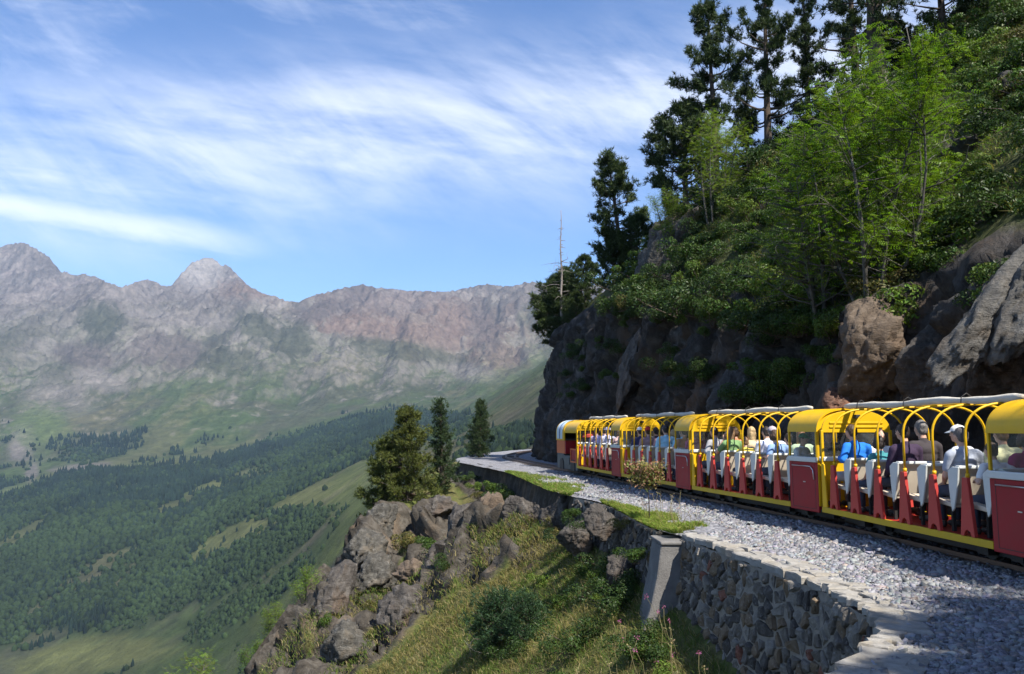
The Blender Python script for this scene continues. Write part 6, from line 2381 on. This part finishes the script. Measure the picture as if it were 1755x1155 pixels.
def scatter_shrubs():
    rng = np.random.default_rng(21)
    done = 0
    G = 'shrubs clothing the hillside'
    spots = []
    tries = 0
    while done < 235 and tries < 6000:
        tries += 1
        Y = rng.uniform(10.5, 37); o = .7 + 15 * rng.random() ** 1.35
        X = float(foot_x(Y)) + o
        if Y > crest_y(X) + .8: continue
        z = float(hill_h(np.array([X]), np.array([Y]))[0])
        px, py = project(X, Y, z)
        if not (900 < px < 1800 and -40 < py < 700): continue
        if 1590 < px < 1790 and py > 400 and rng.random() < .85: continue
        if 1440 < px < 1600 and py > 500 and rng.random() < .9: continue
        if any((X - a) ** 2 + (Y - b_) ** 2 < .34 for a, b_ in spots): continue
        spots.append((X, Y))
        k = rng.choice(5, p=[.3, .25, .22, .13, .10])
        sc_ = rng.uniform(.7, 1.35)
        look = ['dark green', 'mid green', 'deep green', 'bright green', 'olive brown'][k]
        put_shrub(SH[k], (X, Y, z - .12), rng.random() * 6.28, sc_, '%s%s shrub %s' % ('small ' if sc_ < .9 else ('large ' if sc_ > 1.15 else ''), look, where_is(px, py)), G)
        done += 1
    # hanging over the cliff between the tan boulder and the dark slabs
    for i in range(34):
        px, py = rng.uniform(1300, 1450), rng.uniform(470, 690)
        py = max(py, 470 + (px - 1300) * .1)
        if px > 1390 and py > 640: continue
        Y = 21.5 - (px - 1300) / 150 * 4.2
        hc = np.interp(Y, *zip(*HC))
        z = at_depth(px, py, Y).z
        t_ = np.clip((z + .35) / (hc + .35), 0, 1)
        X = float(foot_x(Y)) + .9 * t_ ** 1.3 - .10
        k = rng.choice(4)
        put_shrub(SH[k], (X, Y, min(z, hc)), rng.random() * 6.28, rng.uniform(.55, .85), '%s shrub draped down the cliff %s' % (['dark green', 'mid green', 'deep green', 'bright green'][k], where_is(px, py)), G)


scatter_shrubs()


def ledge_shrubs():
    rng = np.random.default_rng(63)
    for i in range(16):                                   # along the far edge of the ledge
        Y = rng.uniform(24.5, 45); X = float(edge_x(Y)) - rng.uniform(.15, .7)
        k = rng.choice(5)
        put_shrub(SH[k], (X, Y, float(slope_z(X, Y)) + .05), rng.random() * 6, rng.uniform(.4, .75), '%s tuft under the far edge of the ledge' % ['dark green', 'mid green', 'deep green', 'bright green', 'olive'][k], 'tufts along the far ledge edge')
    for i in range(40):                                   # ledges of the dark cliff
        Y = rng.uniform(21, 42); hc = np.interp(Y, *zip(*HC)); t_ = rng.uniform(.35, 1.0) ** .7
        X = float(foot_x(Y)) + .9 * t_ ** 1.3 - .05
        k = rng.choice([0, 2, 2, 1])
        px, py = project(X, Y, hc * t_)
        car_ = 'locomotive' if px < 1000 else ('first carriage' if px < 1075 else ('third carriage' if px < 1190 else 'second carriage'))
        hgt = 'just above' if py > 640 else ('halfway up the cliff over' if py > 560 else 'high on the cliff over')
        put_shrub(SH[k], (X, Y, hc * t_ - .1), rng.random() * 6, rng.uniform(.35, .75), '%s plant clinging to dark rock %s the %s' % (['dark green', 'mid green', 'deep green'][k], hgt, car_), 'plants on the cliff face')


ledge_shrubs()
SL = 'shrubs on the embankment'
for px, py, Y, k, s, lab in ((1058, 902, 15.0, 2, .62, 'dark bush at the wall top between the sapling and the buttress'), (1030, 915, 16.2, 0, .45, 'small dark bush hanging over the dry stone wall'),
                             (700, 905, 31.5, 4, .95, 'olive juniper on the outcrop under the conifers'), (735, 895, 31.0, 0, .8, 'dark green juniper on the outcrop right of the olive one'), (665, 945, 29.5, 4, .6, 'small olive juniper lower on the outcrop'),
                             (930, 960, 20.0, 3, .5, 'light green bush on the grass bank below the ledge'), (1000, 1060, 14.6, 2, .62, 'dark bush in the shadow below the dry stone wall'), (950, 1110, 14.0, 0, .55, 'dark green bush near the bottom edge in shadow'),
                             (1075, 1110, 12.0, 1, .45, 'green bush in front of the buttress foot'), (1180, 1110, 11.0, 2, .5, 'dark bush at the foot of the near wall'), (1035, 1000, 16.5, 0, .5, 'bush at the foot of the dry stone wall'),
                             (890, 1075, 16.5, 2, .5, 'low dark bush in the middle of the bank'), (960, 1010, 18.0, 1, .55, 'green bush in the shadow edge on the bank'),
                             (1120, 1140, 11.0, 0, .5, 'dark bush at the bottom edge left of the near wall'), (1010, 1140, 12.6, 1, .5, 'mid green bush at the bottom edge in front of the dark bushes'), (870, 1140, 15.0, 3, .45, 'bright green bush at the bottom edge of the dry bank'),
                             (1050, 960, 17.6, 2, .5, 'dark bush hanging on the face of the dry stone wall'), (985, 930, 20.2, 0, .5, 'dark bush where the dry stone wall meets the rocks'), (640, 1010, 27.4, 4, .5, 'olive tuft low on the outcrop'),
                             (780, 850, 31.5, 3, .6, 'bright green bush on the outcrop top under the ledge'), (560, 1120, 26.2, 1, .55, 'green bush at the bottom left foot of the outcrop'), (760, 1000, 25.0, 2, .5, 'dark bush in the cleft of the outcrop'),
                             (1095, 1085, 12.9, 1, .5, 'green bush hiding the foot of the concrete buttress'), (1125, 1075, 12.6, 0, .42, 'dark bush right of the buttress foot'), (1010, 880, 18.6, 2, .4, 'dark tuft on top of the dry stone wall'),
                             (975, 865, 20.6, 0, .42, 'dark green tuft at the far end of the dry stone wall'), (1075, 985, 15.2, 2, .5, 'deep green bush on the wall left of the buttress'), (1000, 960, 18.6, 1, .5, 'mid green bush in front of the dry stone wall'),
                             (1085, 930, 14.7, 0, .4, 'dark green tuft hanging left of the buttress top'),
                             (1020, 935, 17.6, 1, .42, 'mid green plant on the rocky part of the dry stone wall'), (1045, 1030, 15.4, 3, .4, 'bright green bush below the dry stone wall'), (975, 905, 20.6, 2, .45, 'deep green bush on the rock end of the dry stone wall'),
                             (1060, 875, 16.2, 4, .35, 'olive tuft on the wall top left of the sapling'), (1105, 1065, 13.0, 2, .55, 'deep green bush covering the lower buttress'), (1140, 1090, 12.0, 3, .45, 'bright green bush right of the buttress at the wall foot'),
                             (830, 845, 29.0, 4, .55, 'olive bush on the grassy shoulder of the ledge')):
    p = at_depth(px, py, Y)
    z = float(slope_z(p.x, p.y)) if p.x < edge_x(p.y) else 0
    put_shrub(SH[k], (p.x, p.y, max(z, p.z - .3) if p.x > edge_x(p.y) - .6 else z), px * .01, s, lab, SL)
for px, py, Y, s, lab in ((850, 1010, 18.5, 1.0, 'dark dwarf pine on the grass bank'), (905, 1030, 17.5, .75, 'smaller dwarf pine right of the other on the bank')):
    p = at_depth(px, py, Y)
    root = empty('dwarf_pine', (p.x, p.y, float(slope_z(p.x, p.y)) - .05), px, label=lab, cat='shrub', group='dwarf pines on the bank')
    root.scale = (s,) * 3
    link('trunk', DWARF[0], root); link('crown', DWARF[1], root)


def dead_bush():
    rng = np.random.default_rng(8)
    p = at_depth(838, 985, 18.8)
    mb = MB()
    for _ in range(9):
        e = rng.normal(size=3) * np.array([.3, .3, .2]) + np.array([0, 0, .55])
        q = np.array(limb(mb, (0, 0, -.1), e, .014, .004, rng, .15, 4))
        for _ in range(3):
            j = rng.integers(2, 5); limb(mb, q[j], q[j] + rng.normal(size=3) * .16, .005, .002, rng, .1, 3)
    o = mb.obj('dead_bush', M_DEAD)
    o.location = (p.x, p.y, float(slope_z(p.x, p.y)))
    tag(o, 'bleached dead twigs standing beside the dwarf pine', 'bush')


dead_bush()


def sapling():
    rng = np.random.default_rng(19)
    b = at_ground(1113, 893)
    root = empty('sapling', b, label='thin sapling with a pinkish round crown in front of the third carriage', cat='sapling')
    Y = b.y
    top = at_depth(1102, 795, Y).z
    w = MB()
    w.tube([(0, 0, -.1), (.0, 0, .35), (-.03, 0, .7), (-.06, 0, top * .85)], [.013, .011, .009, .006], 6)
    tips = []
    for _ in range(26):
        a = rng.random() * 6.28; z = rng.uniform(.55, .9) * top
        d = np.array([math.cos(a), math.sin(a), rng.uniform(.1, 1.0)]); L = rng.uniform(.18, .36)
        tips.append(np.array(limb(w, (-.04, 0, z), np.array([-.04, 0, z]) + d * L, .005, .002, rng, .1, 4)))
    w.obj('trunk', M_BARK, root)
    cr = Cards()
    P = np.array([tips[rng.integers(26)][rng.integers(2, 5)] + rng.normal(size=3) * .065 for _ in range(1900)])
    V, C = leaves(rng, P, rng.normal(size=P.shape) + np.array([0, 0, .8]), 0.034, (.19, .19, .07), .45, .4, .6)
    pink = rng.random(len(C)) < .33
    C[pink] = np.array([.36, .20, .14]) * rng.uniform(.6, 1.3, (pink.sum(), 1))
    cr.add(V, C)
    link('crown', cr.mesh('crown', M_LEAF), root)


sapling()


# ------------------------------------------------------------------ grass, flowers and litter on the bank
def build_grass():
    rng = np.random.default_rng(44)
    def blades(X, Y, Z, ln, wd, col, up=1.0, lean=.45):
        n = len(X)
        P = np.stack([X, Y, Z], 1)
        d = unit(np.stack([rng.normal(size=n) * lean - .15, rng.normal(size=n) * lean, np.full(n, up)], 1))
        L = (ln * rng.uniform(.5, 1.25, n))[:, None]
        side = unit(np.cross(d, rng.normal(size=(n, 3)))) * wd * rng.uniform(.7, 1.3, n)[:, None]
        bend = np.stack([rng.normal(size=n) * .35 - .12, rng.normal(size=n) * .35, np.full(n, -.18)], 1) * L
        mid = P + d * L * .55
        tip = P + d * L + bend
        V = np.stack([P - side * .5, P + side * .5, mid + side * .35, mid - side * .35], 1)
        V2 = np.stack([mid - side * .35, mid + side * .35, tip, tip], 1)
        return V, V2, col
    V_, C_ = [], []
    # bank: grows thicker in front
    n = 120000
    Y = 7.5 + 21 * rng.random(n) ** 1.2
    o = .12 + 9.0 * rng.random(n) ** 1.15
    X = edge_x(Y) - o
    Z = slope_z(X, Y)
    px, py = project(X, Y, Z)
    rocky = n2(X * .4, Y * .4, 111, 4)
    k = (px > 380) & (px < 1500) & (py < 1250) & ~((Y > 23.5) & (rocky > -.05) & (o > 2.2) & (rng.random(n) > .25)) & (n2(X * 1.3, Y * 1.3, 5, 3) > -.42) & (o > .12 + .12 * np.interp(Y, *zip(*WALLH)))
    X, Y, Z = X[k], Y[k], Z[k]
    g = n2(X * .5, Y * .5, 6, 4) + .25 * rng.normal(size=len(X)) + .02 * (Y - 16)
    base = np.where((g > .14)[:, None], np.array([[.185, .160, .058]]), np.array([[.090, .135, .026]]))
    base = np.where((rng.random(len(X)) < .12)[:, None], np.array([[.30, .25, .13]]), base)
    col = base * rng.uniform(.6, 1.35, (len(X), 1))
    ln = .17 + .10 * n2(X * .8, Y * .8, 9, 3)
    a, b_, c_ = blades(X, Y, Z, np.maximum(ln, .07), .0085 * np.clip(Y / 12, .8, 2.0)[:, None], col)
    V_ += [a, b_]; C_ += [c_, c_]
    # fringe on the edge of the ledge: the patch by the sapling and the tongue beyond
    n = 20000
    Y = rng.uniform(13.9, 19.5, n); w = .05 + 1.15 * sstep(13.7, 14.6, Y) * sstep(19.6, 16.0, Y)
    o = rng.random(n) ** 1.1 * w
    X = edge_x(Y) - .08 + o
    k = n2(X * 2.4, Y * 2.4, 31, 3) + .25 * n2(X * 9, Y * 9, 33, 2) > -.35 + .75 * (o / w) ** 2
    X, Y = X[k], Y[k]
    col = np.where((rng.random(len(X)) < .35)[:, None], np.array([[.26, .24, .075]]), np.array([[.14, .22, .030]])) * rng.uniform(.6, 1.35, (len(X), 1))
    a, b_, c_ = blades(X, Y, np.full(len(X), -.01), .13 * (1 + 1.1 * n2(X * 3, Y * 3, 34, 3)), .0095, col)
    V_ += [a, b_]; C_ += [c_, c_]
    n = 16000
    Y = rng.uniform(21.5, 33, n); o = rng.random(n) * (1.3 * sstep(21.5, 24, Y) * sstep(33, 29, Y) + .1)
    X = edge_x(Y) - .15 + o
    k = n2(X * 1.6, Y * 1.6, 32, 3) + .25 * n2(X * 6, Y * 6, 35, 2) > -.25 + .6 * (o / 1.4) ** 2
    X, Y = X[k], Y[k]
    col = np.where((rng.random(len(X)) < .3)[:, None], np.array([[.24, .22, .08]]), np.array([[.12, .20, .030]])) * rng.uniform(.6, 1.35, (len(X), 1))
    a, b_, c_ = blades(X, Y, np.full(len(X), -.01), .15 * (1 + .8 * n2(X * 2, Y * 2, 36, 3)), .018, col)
    V_ += [a, b_]; C_ += [c_, c_]
    V = np.concatenate(V_); C = np.concatenate(C_)
    me = np_mesh('bank_grass', V.reshape(-1, 3), np.arange(len(V) * 4).reshape(-1, 4), [M_GRASS], False, np.repeat(np.clip(C, .01, .6), 4, 0))
    link('bank_grass', me, label='dry yellow and green grass growing over the bank below the ledge', cat='grass', kind='stuff')
    # grass between the shrubs of the hillside
    V_, C_ = [], []
    n = 60000
    Y = rng.uniform(10.5, 34, n); o = .9 + 13 * rng.random(n) ** 1.2
    X = foot_x(Y) + o
    Z = hill_h(X, Y)
    px, py = project(X, Y, Z)
    k = (px > 900) & (px < 1790) & (py > -30) & (n2(X * .7, Y * .7, 14, 3) > -.15) & (Y < crest_y(X) + .5)
    X, Y, Z = X[k], Y[k], Z[k]
    col = np.where((rng.random(len(X)) < .4)[:, None], np.array([[.20, .175, .06]]), np.array([[.10, .155, .028]])) * rng.uniform(.55, 1.35, (len(X), 1))
    a, b_, c_ = blades(X, Y, Z - .02, .22, .022, col)
    V = np.concatenate([a, b_]); C = np.concatenate([c_, c_])
    me = np_mesh('hillside_grass', V.reshape(-1, 3), np.arange(len(V) * 4).reshape(-1, 4), [M_GRASS], False, np.repeat(np.clip(C, .01, .6), 4, 0))
    link('hillside_grass', me, label='tufts of grass between the shrubs on the hillside above the train', cat='grass', kind='stuff')


build_grass()


def build_flowers():
    """thin stalks with pink heads in front of the buttress and dry stalks by the ledge edge"""
    rng = np.random.default_rng(52)
    st = MB()
    vs, cs = [], []
    for i in range(70):
        Y = rng.uniform(9.5, 13.0); o = rng.uniform(.5, 2.4)
        X = float(edge_x(Y)) - o; Z = float(slope_z(X, Y)); h = rng.uniform(.35, .75)
        e = np.array([X + rng.normal() * .12 - .05, Y + rng.normal() * .1, Z + h])
        limb(st, (X, Y, Z), e, .0045, .0025, rng, .05, 3, 3)
        P = e + rng.normal(size=(14, 3)) * .018
        c = (.42, .12, .26) if rng.random() < .45 else (.34, .28, .16)
        V, C = leaves(rng, P, rng.normal(size=P.shape), .014, c, .6, .3, 1.0)
        vs.append(V); cs.append(C)
    for i in range(26):
        Y = rng.uniform(13.9, 16.5); X = float(edge_x(Y)) + rng.uniform(.0, .9); h = rng.uniform(.2, .55)
        e = np.array([X + rng.normal() * .1, Y + rng.normal() * .1, h])
        limb(st, (X, Y, -.02), e, .0045, .0025, rng, .05, 3, 3)
        P = e + rng.normal(size=(8, 3)) * .02
        V, C = leaves(rng, P, rng.normal(size=P.shape), .013, (.24, .19, .11), .6, .3, 1.0)
        vs.append(V); cs.append(C)
    V = np.concatenate(vs); C = np.concatenate(cs)
    root = link('wild_flowers', np_mesh('wild_flowers', V.reshape(-1, 3), np.arange(len(V) * 4).reshape(-1, 4), [M_GRASS], False, np.repeat(C, 4, 0)), label='thin wild flower stalks with pink and dry heads on the bank', cat='flowers', kind='stuff')
    st.obj('stalks', plain('dry_stalk', (.20, .17, .08), .9, .3), root, kind='stuff')


build_flowers()
